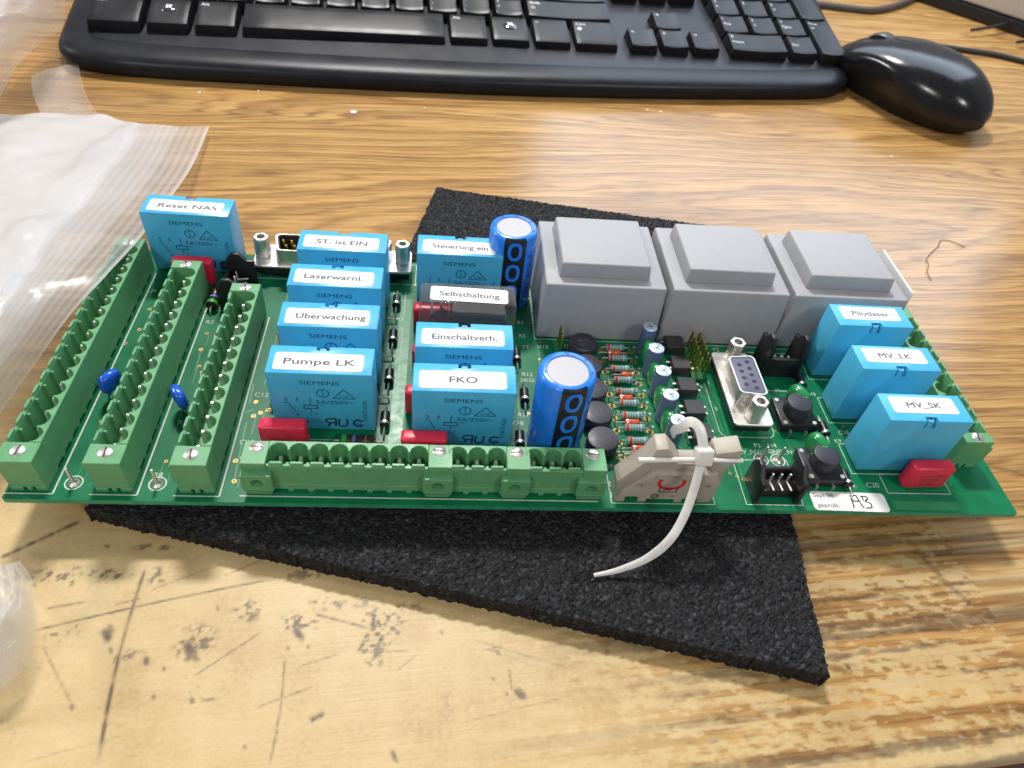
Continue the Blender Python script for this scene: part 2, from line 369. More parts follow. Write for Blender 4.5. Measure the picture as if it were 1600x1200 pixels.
def build_desk():
    xs = np.concatenate([np.linspace(-520, -265, 14)[:-1], np.arange(-265, 30, .42), np.linspace(30, 620, 30)])
    ys = np.concatenate([np.arange(0, 92, .42), np.linspace(92, 760, 40)])
    X, Y = np.meshgrid(xs, ys); nx, ny = len(xs), len(ys)
    bx, by = desk_to_board(X, Y)
    # ---- wear: where the printed grain has been rubbed through to the cream layer
    reach = 1-sstep(-16, 2, by+8*(fbm(bx*.03, by*.03, 5)-.5)*2)
    left = 1-sstep(95, 205, bx+60*(fbm(bx*.02, by*.05, 9)-.5))
    streak = fbm(bx*.03, Y*.62, 21, 5); fleck = fbm(bx*.38+by*.10, by*.85, 33, 5)
    patchy = sstep(.455, .565, streak*.58+fleck*.44+0.005+.07*(fbm(bx*.13+by*.16, by*.05-bx*.03, 44, 2)-.4))
    near = 1-sstep(3.0, 7.5, Y+4*(fbm(bx*.12, by*.12, 3)-.5))
    far_left = (1-sstep(-14, 6, bx))*(1-sstep(25, 70, by))*.7
    wear = np.clip(reach*np.clip(left+patchy*.80, 0, 1)+near*.9+far_left, 0, 1)*(.86+.14*fleck)
    # ---- marks: scratches and smudges (photo pixels on the desk plane)
    marks = np.zeros_like(bx)
    def P(u, v): q = at(u, v, DESK); return q[0], q[1]
    def scratch(u0, v0, u1, v1, w, s, bend=0.0):
        a, b_ = np.array(P(u0, v0)), np.array(P(u1, v1)); d = b_-a; L2 = d@d
        tt = np.clip(((bx-a[0])*d[0]+(by-a[1])*d[1])/L2, 0, 1)
        nx_, ny_ = -d[1]/math.sqrt(L2), d[0]/math.sqrt(L2)
        dist = np.hypot(bx-a[0]-tt*d[0]-nx_*bend*np.sin(math.pi*tt), by-a[1]-tt*d[1]-ny_*bend*np.sin(math.pi*tt))
        k = np.exp(-(dist/w)**2)*s*(.35+.9*vnoise(tt*23+u0, tt*3, 5))*sstep(0, .08, tt+.02)*sstep(0, .15, 1.02-tt)
        np.maximum(marks, k, out=marks)
    def smudge(u, v, ru, rv, s, ang=0, fs=.8, th=.425, seed=1):
        c0 = np.array(P(u, v)); r = np.array(P(u+ru, v)); rr = abs(r[0]-c0[0]); r2 = np.array(P(u, v+rv)); r_y = abs(r2[1]-c0[1])
        dx, dy = bx-c0[0], by-c0[1]; ca, sa = math.cos(ang), math.sin(ang)
        e = ((dx*ca+dy*sa)/rr)**2+((-dx*sa+dy*ca)/r_y)**2
        n = fbm(bx*fs, by*fs*1.2, seed+40, 5)+.16*(fbm(bx*.22, by*.22, seed+90, 2)-.45)
        k = np.exp(-e*1.1); np.maximum(marks, s*.95*sstep(0, .5, k)*sstep(th+.13*(1-k), th+.13*(1-k)+.17, n), out=marks)
    for a in ((55,985,432,904,.28,.75,.5),(228,885,152,1200,.42,.8,-1.2),(73,951,136,940,.3,.55),(304,1056,414,984,.22,.5),(66,1008,114,1105,.25,.4),
              (445,1030,420,1200,.28,.5,.6),(492,960,576,982,.3,.75),(560,1018,640,1018,.25,.5),(400,1106,492,1072,.22,.4),(470,1041,530,1022,.22,.4),
              (575,990,560,1020,.5,.7),(485,1126,508,1114,.6,.8),(0,872,130,812,.6,.7),(740,1000,900,1048,.25,.35),(720,1130,900,1085,.2,.3),
              (40,1190,190,1150,.2,.25),(180,945,220,935,.3,.5),(240,920,350,880,.2,.35),(350,900,420,870,.25,.45),(795,1045,800,1080,.25,.5),
              (1465,830,1490,870,.5,.4),(1440,870,1475,905,1.0,.5),(1470,905,1520,945,1.2,.55),(620,1048,650,1025,.2,.4),(0,905,40,930,.25,.4)):
        scratch(*a)
    for i, a in enumerate(((105,900,55,13,.62),(160,897,40,10,.6),(60,902,14,14,.55),(245,905,14,18,.6),(305,1005,28,26,.62),(200,1028,22,14,.55),(385,955,20,16,.6),
                           (470,970,26,20,.68),(510,945,24,14,.6),(597,978,30,30,.7),(585,1020,20,20,.6),(320,1083,24,12,.6),(95,992,22,10,.5),(118,985,6,9,.6),
                           (775,1015,18,10,.5),(640,948,30,8,.5),(560,940,20,8,.5),(470,897,30,8,.5),(240,855,30,5,.5),(160,853,20,4,.5),(700,1100,14,20,.2))):
        smudge(*a, seed=i)
    for u, v, r, s in ((167,992,2.0,.85),(172,984,1.6,.6),(297,1014,2.4,.85),(466,990,1.9,.9),(229,1033,1.3,.8),(815,1086,1.8,.75),(808,1082,1.2,.7),(616,1182,1.2,.7),(173,1016,.8,.7),(256,1045,.6,.6),(340,951,.7,.6),
                       (450,1013,.7,.6),(482,1012,.7,.6),(770,1061,.6,.6),(792,1084,.6,.7),(690,988,.7,.6),(1325,1042,1.0,.7),(1578,912,1.1,.8),(112,1105,.8,.6),(240,1090,.8,.6),(300,1096,.8,.7),(382,1167,.7,.6)):
        c0 = P(u, v); wob = 1+.9*(fbm(bx*.9+u, by*.9, 55, 3)-.45)
        np.maximum(marks, s*np.exp(-((((bx-c0[0])+(by-c0[1])*.4)/(r*.62*wob))**2+((by-c0[1])/(r*.95*wob))**2)**2)*(.55+.6*fbm(bx*1.7, by*1.7, 56, 3)), out=marks)
    speck = sstep(.735, .79, fbm(bx*.9, by*.9, 77, 3))*wear*sstep(.42, .6, fbm(bx*.03, by*.03, 78, 2))
    np.maximum(marks, speck*.55, out=marks)
    dark_grain = sstep(.49, .62, fbm(bx*.018+3, Y*.42, 61, 4)*.8+fbm(bx*.35, by*.7, 62, 3)*.25)*(1-left)*reach*.48
    np.maximum(marks, dark_grain, out=marks)
    # ---- mesh: top with a rounded worn front edge, then the front face
    Z = -np.clip(2.2-Y, 0, 2.2)**2*.22+np.where(Y < 3, .25*(fbm(bx*.2, by*.2, 8)-.5), 0)
    top = np.stack([X, Y, Z], -1).reshape(-1, 3)
    idx = np.arange(nx*ny).reshape(ny, nx)
    quads = np.stack([idx[:-1,:-1], idx[:-1,1:], idx[1:,1:], idx[1:,:-1]], -1).reshape(-1, 4)
    low = np.stack([xs, np.zeros(nx)-.3, np.full(nx, -32.0)], -1); lip = np.stack([xs, np.zeros(nx)-.3, np.full(nx, -1.4)], -1)
    base = nx*ny
    f2 = [(base+i, base+i+1, i+1, i) for i in range(nx-1)]
    f3 = [(base+nx+i, base+nx+i+1, base+i+1, base+i) for i in range(nx-1)]
    V = np.concatenate([top, lip, low])*S
    me = bpy.data.meshes.new('desk')
    nq = len(quads)+len(f2)+len(f3)
    allq = np.concatenate([quads, np.array(f2), np.array(f3)]).astype(np.int32)
    me.vertices.add(len(V)); me.vertices.foreach_set('co', V.ravel())
    me.loops.add(nq*4); me.loops.foreach_set('vertex_index', allq.ravel())
    me.polygons.add(nq); me.polygons.foreach_set('loop_start', np.arange(nq, dtype=np.int32)*4)
    mi = np.zeros(nq, np.int32); mi[-len(f3):] = 1
    me.materials.append(MAT['oak_desk']); me.materials.append(MAT['desk_edge_brown'])
    me.polygons.foreach_set('material_index', mi)
    me.update(calc_edges=True); me.validate()
    me.polygons.foreach_set('use_smooth', np.ones(nq, bool))
    pad = np.zeros(2*nx)
    for nm, arr in (('wear', wear), ('marks', np.clip(marks*1.3, 0, .92))):
        at_ = me.attributes.new(nm, 'FLOAT', 'POINT'); at_.data.foreach_set('value', np.concatenate([arr.ravel(), pad]).astype(np.float32))
    o = link('desk', me, None, (DO[0], DO[1], DESK), DA); o['kind'] = 'structure'
build_desk()

# ================================================================== RUBBER PAD
PT = -6.6                                     # top of the pad (board frame)
def build_pad():
    m = bpy.data.materials.new('rubber_crumb'); m.use_nodes = True; t = m.node_tree; b = t.nodes['Principled BSDF']
    tc = nd(t, 'ShaderNodeTexCoord'); vo = nd(t, 'ShaderNodeTexVoronoi'); vo.inputs['Scale'].default_value = 1150; lk(t, tc.outputs['Object'], vo.inputs['Vector'])
    rp = nd(t, 'ShaderNodeValToRGB'); e = rp.color_ramp.elements
    e[0].position = 0; e[0].color = (.004,.004,.005,1); e[1].position = 1; e[1].color = (.045,.047,.056,1)
    q = e.new(.6); q.color = (.008,.008,.009,1); q = e.new(.9); q.color = (.020,.021,.025,1)
    sp = nd(t, 'ShaderNodeSeparateColor'); lk(t, vo.outputs['Color'], sp.inputs[0]); lk(t, sp.outputs[0], rp.inputs[0]); lk(t, rp.outputs[0], b.inputs['Base Color'])
    b.inputs['Roughness'].default_value = .7; b.inputs['Specular IOR Level'].default_value = .3
    bp = nd(t, 'ShaderNodeBump'); bp.inputs['Strength'].default_value = .8; bp.inputs['Distance'].default_value = .0005
    lk(t, vo.outputs['Distance'], bp.inputs['Height']); bp.invert = True; lk(t, bp.outputs[0], b.inputs['Normal']); MAT['rubber_crumb'] = m
    A, B = at(133,793,PT)[:2], at(1297,1056,PT)[:2]; D = at(682,293,PT)[:2]
    e1 = at(1237,806,PT)[:2]; C = e1+(e1-B)*((134-e1[1])/(e1-B)[1])
    bk = at(1140,357,PT)[:2]; C = D+(bk-D)*((C[0]-D[0])/(bk-D)[0])
    L = np.array([A, (62, 40), (85, 85), at(642,380,PT)[:2], D]); tl = np.array([0, .33, .60, .75, 1])
    nu, nv = 300, 270
    us = np.linspace(0, 1, nu); vs = np.linspace(0, 1, nv)
    V = []
    for v in vs:
        p0 = np.array([np.interp(v, tl, L[:,0]), np.interp(v, tl, L[:,1])]); p1 = B+(C-B)*v
        V.append(p0[None]*(1-us[:,None])+p1[None]*us[:,None])
    G = np.array(V)                                                   # nv,nu,2
    z = .60*(RNG.random((nv, nu))-.5)+.6*(fbm(G[...,0]*.35, G[...,1]*.35, 4)-.5)
    J = (RNG.random((nv, nu, 2))-.5)*.55
    edge = np.zeros((nv, nu)); edge[:2] = 1; edge[-2:] = 1; edge[:,:2] = 1; edge[:,-2:] = 1
    J += edge[...,None]*((RNG.random((nv, nu, 2))-.5)*.25)
    z -= edge*RNG.random((nv, nu))*.3
    base = np.array([G[...,0].mean(), G[...,1].mean()])
    T = np.concatenate([G+J-base, (z+PT-DESK+.2)[...,None]], -1).reshape(-1, 3)
    idx = np.arange(nu*nv).reshape(nv, nu)
    rim = np.concatenate([idx[0,:-1], idx[:-1,-1], idx[-1,:0:-1], idx[:0:-1,0]])
    quads = [tuple(q) for q in np.stack([idx[:-1,:-1], idx[:-1,1:], idx[1:,1:], idx[1:,:-1]], -1).reshape(-1, 4).tolist()]
    n = len(rim); rings = []; o0 = nu*nv; Vs = [T]
    for k, zz in enumerate((4.4, 2.2, .15)):
        r = T[rim].copy(); r[:,2] = zz+(0 if k == 2 else .3)*(RNG.random(n)-.5); r[:,:2] += (RNG.random((n,2))-.5)*.4; Vs.append(r)
    prev = rim.tolist()
    for k in range(3):
        cur = list(range(o0+k*n, o0+(k+1)*n))
        for i in range(n): quads.append((prev[i], cur[i], cur[(i+1)%n], prev[(i+1)%n]))
        prev = cur
    quads.append(tuple(prev[::-1]))
    me = bpy.data.meshes.new('rubber_pad'); me.from_pydata((np.concatenate(Vs)*S).tolist(), [], quads); me.materials.append(MAT['rubber_crumb'])
    me.shade_flat()
    o = link('rubber_pad', me, None, (base[0], base[1], DESK)); tag(o, 'black crumb rubber pad with ragged edges lying under the circuit board', 'pad')
build_pad()

# ================================================================== CIRCUIT BOARD
BX0, BX1, BY0, BY1 = -5.6, 269.0, -11.4, 92.5
board = root('circuit_board', 'long green circuit board crowded with blue relays, grey transformers and green terminal headers', 'circuit board', (0, 0, PT))
ZB = -PT                                     # board top above the root (root sits on the pad)
def part(name, me, loc, rz=0, parent=None, rot=None):
    p = parent or board
    l = (loc[0], loc[1], loc[2]+(ZB if p is board else 0))
    return link(name, me, p, l, rz, rot)
mb = MB(); mb.prism(rrect(BX0, BX1, BY0, BY1, .6, 3), -1.6, 0)
me = mb.mesh('substrate', ['mask_green', 'fibre_edge'], smooth=30)
for p in me.polygons:
    if abs(p.normal.z) < .5: p.material_index = 1
part('substrate', me, (0,0,0))
# traces, vias, silkscreen --------------------------------------------------
tr = MB(); vi = MB(); sk = MB(); ld = MB()
def trace(pts, w=.45): stroke(tr, pts, w, .03, 'xy')
def via(x, y, r=.55): ring(vi, x, y, r*.7, r*.3, .05, 10, 0, 'xy')
for hx in (10, 12, 14, 30, 32.5, 35, 50.5, 52.5):
    y = -7.0
    while y < 76:
        L = random.uniform(5, 18); j = random.uniform(-1.2, 1.2)
        trace([(hx+j*0, y), (hx, y+L*.7), (hx+j, y+L*.7+abs(j))], .4)
        if random.random() < .55: via(hx+j, y+L*.7+abs(j))
        y += L+random.uniform(3, 9)
for k in range(150):
    x, y = random.uniform(55, 262), random.uniform(-9, 85)
    L = random.uniform(4, 14); d = random.choice((0, 1)); s2 = random.choice((-1, 1))*random.uniform(1, 3)
    pts = [(x, y), (x+L, y), (x+L+abs(s2), y+s2)] if d else [(x, y), (x, y+L), (x+s2, y+L+abs(s2))]
    if all(BX0+2 < p[0] < BX1-2 and BY0+2 < p[1] < BY1-2 for p in pts):
        trace(pts, .4)
        if random.random() < .5: via(*pts[-1], .5)
for k, x in enumerate((184.5, 186.2, 188.0, 189.6)):
    trace([(x, 2-k), (x, 22+k*3), (x-3, 25+k*3), (x-3, 48)], .5); via(x, 2-k)
for u, v in ((400,628),(421,640),(407,645),(396,650),(425,660),(368,720),(366,752),(234,483),(218,515),(195,537),(314,546),(316,582)):
    q = at(u, v, 0); via(q[0], q[1], .7)
for u0, v0, u1, v1 in ((385,660,366,750),(384,645,396,640),(314,548,305,580),(396,600,390,630)):
    a, b_ = at(u0, v0, 0), at(u1, v1, 0); stroke(tr, [(a[0],a[1]),(b_[0],b_[1])], .5, .035, 'xy')
# ground-plane like lighter patches
for x0, x1, y0, y1 in ((88.2, 92, -1, 72), (123, 126.2, 36, 60), (205, 222, -11, -9.5), (232, 252, -10.5, -7.6)):
    tr.add([(x0,y0,.02),(x1,y0,.02),(x1,y1,.02),(x0,y1,.02)], [(0,1,2,3)])
def sline(*pts, w=.22): stroke(sk, pts, w, .06, 'xy')
def srect(x0, x1, y0, y1): sline((x0,y0),(x1,y0),(x1,y1),(x0,y1),(x0,y0))
def stext(s, u, v, size=2.0, z=0, rot=0): q = at(u, v, 0); put_text(sk, s, q[0], q[1], .06, size, 1.0, rot)
for s, u, v, z in (('J6',241,454,2.2),('R2',328,503,2.2),('V2',392,440,2.0),('C12',409,617,2.4),('C15',386,691,2.4),('R3',625,499,2.4),('R7',621,557,2.2),('J8',628,513,1.8),
                   ('R4',813,504,2.2),('R5',816,525,2.2),('V7',821,542,2.2),('X15',848,542,2.2),('R12',824,585,2.2),('24/25',824,594,2.0),('R17',818,648,2.2),('V38',808,661,2.4),
                   ('V35',1326,757,2.4),('C20',1363,758,2.4),('P3',1183,696,2.2),('N4',1206,696,2.2),('24V_NV/1',1172,706,2.2),('GND_N1',1221,706,2.2),
                   ('T2',1118,547,2.2),('T13',882,540,2.0),('1',1107,598,2.2),('5',1119,639,2.2),('2',952,756,2.4),('1',955,773,2.4),('V39',948,728,2.2),('X9',1269,616,2.0),('S2',1208,628,2.0),
                   ('K9',1309,689,2.0),('C18',1318,676,2.2),('C1',817,465,2.2),('X6',1182,563,2.0),('C9',1092,605,2.0),('R8',247,742,2.2),('R2',285,660,2.2),('J1',1214,609,1.8),('R9',632,535,1.8),('B',633,590,2.0)):
    stext(s, u, v, z)
for yy in (50.3, 45.5, 40.4, 35.5, 30.6, 25.7, 21.0, 15.8, 11, 6):
    put_text(sk, '+', 166.5, yy+2, .06, 2.6)
    for xx in (155.0, 165.2): ring(vi, xx, yy, .9, .25, .05, 10, 0, 'xy')
put_text(sk, 'V8 R12 R13', 160.5, 43.2, .06, 1.7); put_text(sk, 'V9 R14 R15', 160.5, 33.2, .06, 1.7); put_text(sk, 'V10 R16 R18', 160.8, 23.4, .06, 1.7); put_text(sk, 'V11 R19', 160.5, 13.4, .06, 1.7)
for x0, x1, y0, y1 in ((133, 175.6, 54.6, 92), (175.0, 215.6, 54.6, 92), (215.0, 256, 54.2, 92), (36, 92.6, 79.8, 91), (149.8, 179, -9.8, 8), (232, 251.5, -4.9, 2), (58, 85, 9.8, 23.6),
                       (95.4, 122.6, 6.4, 17), (223.6, 249, 1.8, 13), (223.6, 249, 21.4, 32), (223.6, 249, 40.2, 51), (188.2, 204.8, -9.6, 6), (204.6, 220.6, 34.4, 52), (29.5, 38, 62, 78), (64, 70, 2, 9)):
    srect(x0, x1, y0, y1)
for hx_, hy_ in ((0, 80), (20.32, 70), (40.64, 60)): sline((hx_+5.9, -9.6), (hx_+5.9, hy_), w=.45); sline((hx_-5.6, -9.7), (hx_+5.9, -9.7), w=.3)
sline((51.5, -9.4), (146, -9.4), w=.35)
sk_round = rrect(187.0, 204.2, 14.6, 47.2, 2.4)
sline(*sk_round, sk_round[0])
for y0 in (10.5, 27.5, 45, 63): sline((85.6, y0), (85.6, y0+13)); sline((89.6, y0), (89.6, y0+13), w=.2)
part('copper_trace', tr.mesh('copper_trace', 'trace_green', smooth=0), (0,0,0))['kind'] = 'stuff'
part('solder_pad', vi.mesh('solder_pad', 'copper_ring', smooth=0), (0,0,0))['kind'] = 'stuff'
part('silkscreen_print', sk.mesh('silkscreen_print', 'silk_white', smooth=0), (0,0,0))['kind'] = 'stuff'
# solder leads under the board, which carry it on the pad
for k in range(260):
    x, y = random.uniform(BX0+3, BX1-3), random.uniform(BY0+2, BY1-3)
    ld.lathe([(.9, -1.62), (.45, -2.6), (.35, -4.6-random.random()*1.8)], 6, M=Matrix.Translation((x, y, 0)))
part('solder_lead', ld.mesh('solder_lead', 'tin'), (0,0,0))['kind'] = 'stuff'

# ---- terminal headers ------------------------------------------------------
P = 5.08
def screw_mesh(slot):
    m = MB(); m.lathe([(1.75, -.4), (1.75, .12), (1.5, .3)], 18); m.box(-1.6, 1.6, -.22, .22, .27, .34, 1)
    return m.mesh('screw', ['steel', slot])
SCREW_A, SCREW_B = screw_mesh('dark_slot'), screw_mesh('rust_slot')
pm = MB(); pm.frus((-.55,.55,-.55,.55), (-.55,.55,-.55,.55), 2, 7.7); pm.frus((-.55,.55,-.55,.55), (-.34,.34,-.34,.34), 7.7, 8.4)
PIN = pm.mesh('contact_pin', 'pin_tin', smooth=0)
def header_mesh(n, flanges, blocks, yo=2.5, yf0=-4.85, sc=2.15):
    """n poles from x=0; flanges: indices (in pitches) of screw flanges; front (castellated) wall at -y"""
    m = MB(); yi, yf1 = yo-.75, yf0+.9
    xa, xb = -P/2, (n-.5)*P
    xs, ys = [], []
    for i in range(n):
        for k in range(9):
            a = math.pi*k/8; xs.append(i*P-2.25*math.cos(a)); ys.append(yi-sc+.1+sc*math.sin(a))
    xs = [xa]+xs+[xb]; ys = [yi-sc+.1]+ys+[yi-sc+.1]
    z0, z1 = 3.2, 12.0; N = len(xs); vs = []
    for x, y in zip(xs, ys): vs += [(x,y,z0),(x,y,z1),(x,yo,z0),(x,yo,z1)]
    fs = []
    for i in range(N-1):
        a, b = 4*i, 4*i+4; fs += [(a,b,b+1,a+1),(a+1,b+1,b+3,a+3),(a+3,b+3,b+2,a+2)]
    fs += [(0,1,3,2), (4*N-4,4*N-2,4*N-1,4*N-3)]
    m.add(vs, fs)
    m.box(xa, xb, yf0, yf1, z0, 11.0)
    for i in range(n):                                  # castellations on the front wall
        m.frus((i*P-1.75, i*P+1.75, yf0, yf1), (i*P-1.6, i*P+1.6, yf0+.15, yf1), 11.0, 12.0)
        m.box((i+.5)*P-.32, (i+.5)*P+.32, yf0-.28, yf0+.02, 9.6, 11.0) if i < n-1 else None
    m.box(xa, xb, yf0, yo, 1.0, 3.2)
    for i in range(n-1): m.box((i+.5)*P-.42, (i+.5)*P+.42, yf1-.05, yf1+.85, 3.1, 10.6)
    for i in range(n+1): m.box(max(xa, (i-.5)*P-.75), min(xb, (i-.5)*P+.75), yf0, yo, 0, 1.0)
    for fi in flanges:
        end = -1 if fi < 0 else 1
        c = fi*P; w0, w1 = (c-P*(.72 if blocks else .25), c+P*.5) if fi < 0 else (c-P*.5, c+P*.72)
        m.box(w0, w1, yf0-.1, yo+.02, 1.5, 11.85)
        for q0, q1 in ((0, .34), (.44, .58), (.68, 1)): m.box(w0, w1, yf0-.1+(yo-yf0+.1)*q0, yf0-.1+(yo-yf0+.1)*q1, 0, 1.5)
        if blocks:
            M = Matrix.Identity(4)
            hexa = [(c-3.9, yf0-1.9), (c+3.9, yf0-1.9), (c+3.9, yf0-.3), (c+3.0, yf0+.5), (c-3.0, yf0+.5), (c-3.9, yf0-.3)]
            m.prism(hexa, 3.2, 8.9)
            m.frus((c-3.0, c+3.0, yf0-1.2, yf0+.5), (c-3.9, c+3.9, yf0-1.9, yf0+.5), .2, 3.2)
        else:
            m.box(c-1.2, c+2.2, yf0-1.3, yf0-.1, 2.5, 9.2)
    me = m.mesh('terminal_header', 'header_green', smooth=35, bevel=.16, bseg=1)
    if not blocks: return me
    cut = MB()
    for fi in flanges:
        c = fi*P
        if blocks:
            M = Matrix.Translation((c, yf0-2.5, 6.0)) @ Matrix.Rotation(math.radians(-90), 4, 'X')
            cut.lathe([(1.55, 0), (1.55, 4.2)], 16, M=M)
        else:
            cut.box(c-1.3, c+1.3, yf0-2.2, yf0+1.2, 4, 8)
    return bool_cut(me, cut)
def place_header(n, flanges, blocks, x, y, rz, slot, label):
    o = part('terminal_header', header_mesh(n, flanges, blocks) if blocks else header_mesh(n, flanges, '', 4.7, -4.0, 2.2), (x, y, 0), rz); o['label'] = label
    for i in range(n): link('contact_pin', PIN, o, (i*P, 0, 0), random.uniform(-.1, .1))
    for fi in flanges: link('screw', slot, o, (fi*P-(.4 if blocks else -.7) if fi < 0 else fi*P+.2, 0.3 if not blocks else .4, 11.8), random.uniform(-.25, .35))
    return o
R90 = -math.pi/2
for n, x, lb in ((16, 0, 'green sixteen-pole terminal header partly under the plastic bag'), (14, 20.32, 'green fourteen-pole terminal header between the two blue disc capacitors'), (12, 40.64, 'green twelve-pole terminal header standing beside the first column of relays')):
    place_header(n, (-1, n), '', x, (n-1)*P, R90, SCREW_A, lb)
XF, YF = 61.85, -2.89
place_header(8, (-1, 8), 'b', XF, YF, 0, SCREW_B, 'green eight-pole terminal header along the front edge')
place_header(3, (3,), 'b', XF+9*P, YF, 0, SCREW_B, 'green three-pole terminal header in front of the blue FKO relay')
place_header(3, (3,), 'b', XF+13*P, YF, 0, SCREW_B, 'green three-pole terminal header in front of the large blue capacitor')
place_header(10, (-1, 10), '', 259.5, 11.5, math.pi/2, SCREW_A, 'green terminal header on the end of the board by the plain relays')

# ---- relays ----------------------------------------------------------------
def relay_case(w, d, h, mat):
    m = MB(); m.box(0, w, 0, d, .5, h); me = m.mesh('relay', mat, smooth=30, bevel=.38, bseg=2)
    c = MB(); c.box(w/2-1.75, w/2+1.75, d-1.7, d+1, h-3.0, h+1)
    me = bool_cut(me, c)
    st = MB(); st.box(w/2-.85, w/2+.85, d-1.75, d-.3, h-3.1, h-.5); st.lathe([(.85, h-3), (.85, h-.5)], 12, M=Matrix.Translation((w/2, d-1.7, 0)))
    bm = bmesh.new(); bm.from_mesh(me); sm = st.mesh('stud', mat, bevel=.15, bseg=1); bm.from_mesh(sm); bm.to_mesh(me); bm.free(); bpy.data.meshes.remove(sm)
    return me
RW, RD, RH = 27.5, 10.4, 23.0
CASE = relay_case(RW, RD, RH, 'relay_blue'); CASE_PLAIN = relay_case(24.6, 10.2, 23.0, 'relay_blue_plain')
def marking_mesh():
    m = MB(); y = -.05
    put_text(m, 'SIEMENS', 13.6, y, 19.6, 2.1, 1.35, plane='xz')
    ring(m, 14.2, 15.6, 1.55, .13, y); put_text(m, 'S', 14.2, y, 15.2, 1.9, plane='xz'); stroke(m, [(14.2,16.2),(14.2,16.9)], .3, y)
    tri = [(16.8,13.7),(22.6,13.7),(19.7,17.2),(16.8,13.7)]; stroke(m, tri, .26, y); put_text(m, '5166', 19.7, y, 14.6, 1.2, 1.1, plane='xz')
    put_text(m, '5A/250V~', 17.2, y, 12.1, 2.0, 1.25, plane='xz')
    for x, s in ((4.2,'5'),(7.2,'6'),(10.6,'2')): put_text(m, s, x, y, 13.0, 1.9, plane='xz')
    stroke(m, [(3.4,11.6),(4.6,11.6),(5.4,9.6),(6.4,7.8)], .22, y); put_text(m, '4', 6.6, y, 6.6, 1.7, plane='xz')
    m.add([(8.6,y,9.2),(12.4,y,9.2),(12.4,y,9.5),(8.6,y,9.5)], [(0,1,2,3)]); m.add([(8.6,y,10.5),(12.4,y,10.5),(12.4,y,10.8),(8.6,y,10.8)], [(0,1,2,3)])
    stroke(m, [(8.7,9.3),(8.7,10.7)], .25, y); stroke(m, [(12.3,9.3),(12.3,10.7)], .25, y)
    stroke(m, [(10.5,10.7),(10.5,12)], .22, y); stroke(m, [(10.5,9.3),(10.5,8)], .22, y); put_text(m, '1  7', 10.8, y, 6.9, 1.5, plane='xz'); put_text(m, '~', 13.6, y, 11.0, 2, plane='xz')
    put_text(m, 'PORTUGAL', 25.0, y, 9.0, 1.7, 1.0, math.pi/2, plane='xz')
    ring(m, 8.0, 3.4, 1.1, .2, y); stroke(m, [(6.9,3.4),(9.1,3.4)], .25, y); stroke(m, [(7.2,2.4),(8.8,4.6)], .25, y)
    # recognised-component mark: mirrored R and U, slanted
    for pts in ([(16.6,2.0),(16.9,5.2),(14.6,5.2),(14.0,4.4),(14.4,3.6),(16.7,3.5)], [(15.4,3.5),(14.4,2.0)], [(17.8,5.2),(17.5,2.6),(18.0,2.1),(19.2,2.1),(19.8,2.6),(20.0,5.2)]):
        stroke(m, pts, .62, y)
    ring(m, 23.0, 3.6, 1.3, .36, y, a0=.6, a1=5.7); put_text(m, 'SA', 23.1, y, 3.3, 1.4, plane='xz')
    return m.mesh('marking', 'ink_dark', smooth=0)
MARK = marking_mesh()
def sticker_mesh(x0, x1, y0, y1, r=.9):
    m = MB(); m.prism(rrect(x0, x1, y0, y1, r), 0, .09); return m.mesh('sticker', 'paper_white', smooth=30)
STK = sticker_mesh(-11.6, 11.6, -3.2, 3.2)
def lettering(txt, size, sx, mat='ink_grey', dx=0.0):
    m = MB()
    for k, (ex, ey) in enumerate(((0,0),(.022,0),(-.022,0),(0,.018),(0,-.018))): put_text(m, txt, dx+ex*size, ey*size, .11+.004*k, size, sx)
    return m.mesh('lettering', mat, smooth=0)
def relay(txt, x, y, label, sx=1.3, size=3.1, dx=1.0, rz=0.0, sdx=0.0):
    o = part('relay', CASE, (x, y, 0), rz); o['label'] = label
    link('marking', MARK, o)
    s = (RW/2-.4+sdx, 4.4, RH); a = random.uniform(-.02, .01)
    link('sticker', STK, o, s, a); link('lettering', lettering(txt, size, sx, dx=dx), o, s, a)
XA, XB = 56.9, 95.0
for txt, x, y, lb, sx, dx, rz in (('Pumpe LK', XA, 13.2, 'blue relay with a white sticker reading Pumpe LK', 1.45, 0, 0), ('Überwachung', XA, 31.2, 'blue relay with a white sticker reading Überwachung', 1.12, .8, 0),
        ('Laserwarnl.', XA-.3, 48.9, 'blue relay with a white sticker reading Laserwarnl.', 1.22, -.2, 0), ('ST. ist EIN', XA-.2, 66.4, 'blue relay with a white sticker reading ST. ist EIN', 1.2, .2, 0),
        ('FKO', XB, 8.4, 'blue relay with a white sticker reading FKO', 1.3, 0, 0), ('Einschaltverh.', XB, 24.9, 'blue relay with a white sticker reading Einschaltverh.', 1.08, .4, 0),
        ('Steuerung ein', XB-1.3, 67.2, 'blue relay with a white sticker reading Steuerung ein', 1.05, .4, 0), ('Reset NAS', 5.6, 81.6, 'blue relay with a white sticker reading Reset NAS', 1.35, .6, -.012)):
    relay(txt, x, y, lb, sx, dx=dx, rz=rz)
for txt, y, sx in (('MV_SK', 2.9, 1.2), ('MV_LK', 22.6, 1.2), ('Pilotlaser', 41.6, 1.15)):
    o = part('relay', CASE_PLAIN, (224.8+24.6, y+10.2, 0), math.pi); o['label'] = 'plain blue relay turned round, its white sticker reading '+txt
    m = MB(); s = (12.6, 4.3, 23.0)
    link('sticker', sticker_mesh(-9.6, 9.6, -3.0, 3.0), o, s); link('lettering', lettering(txt, 2.9, sx), o, s, math.pi)
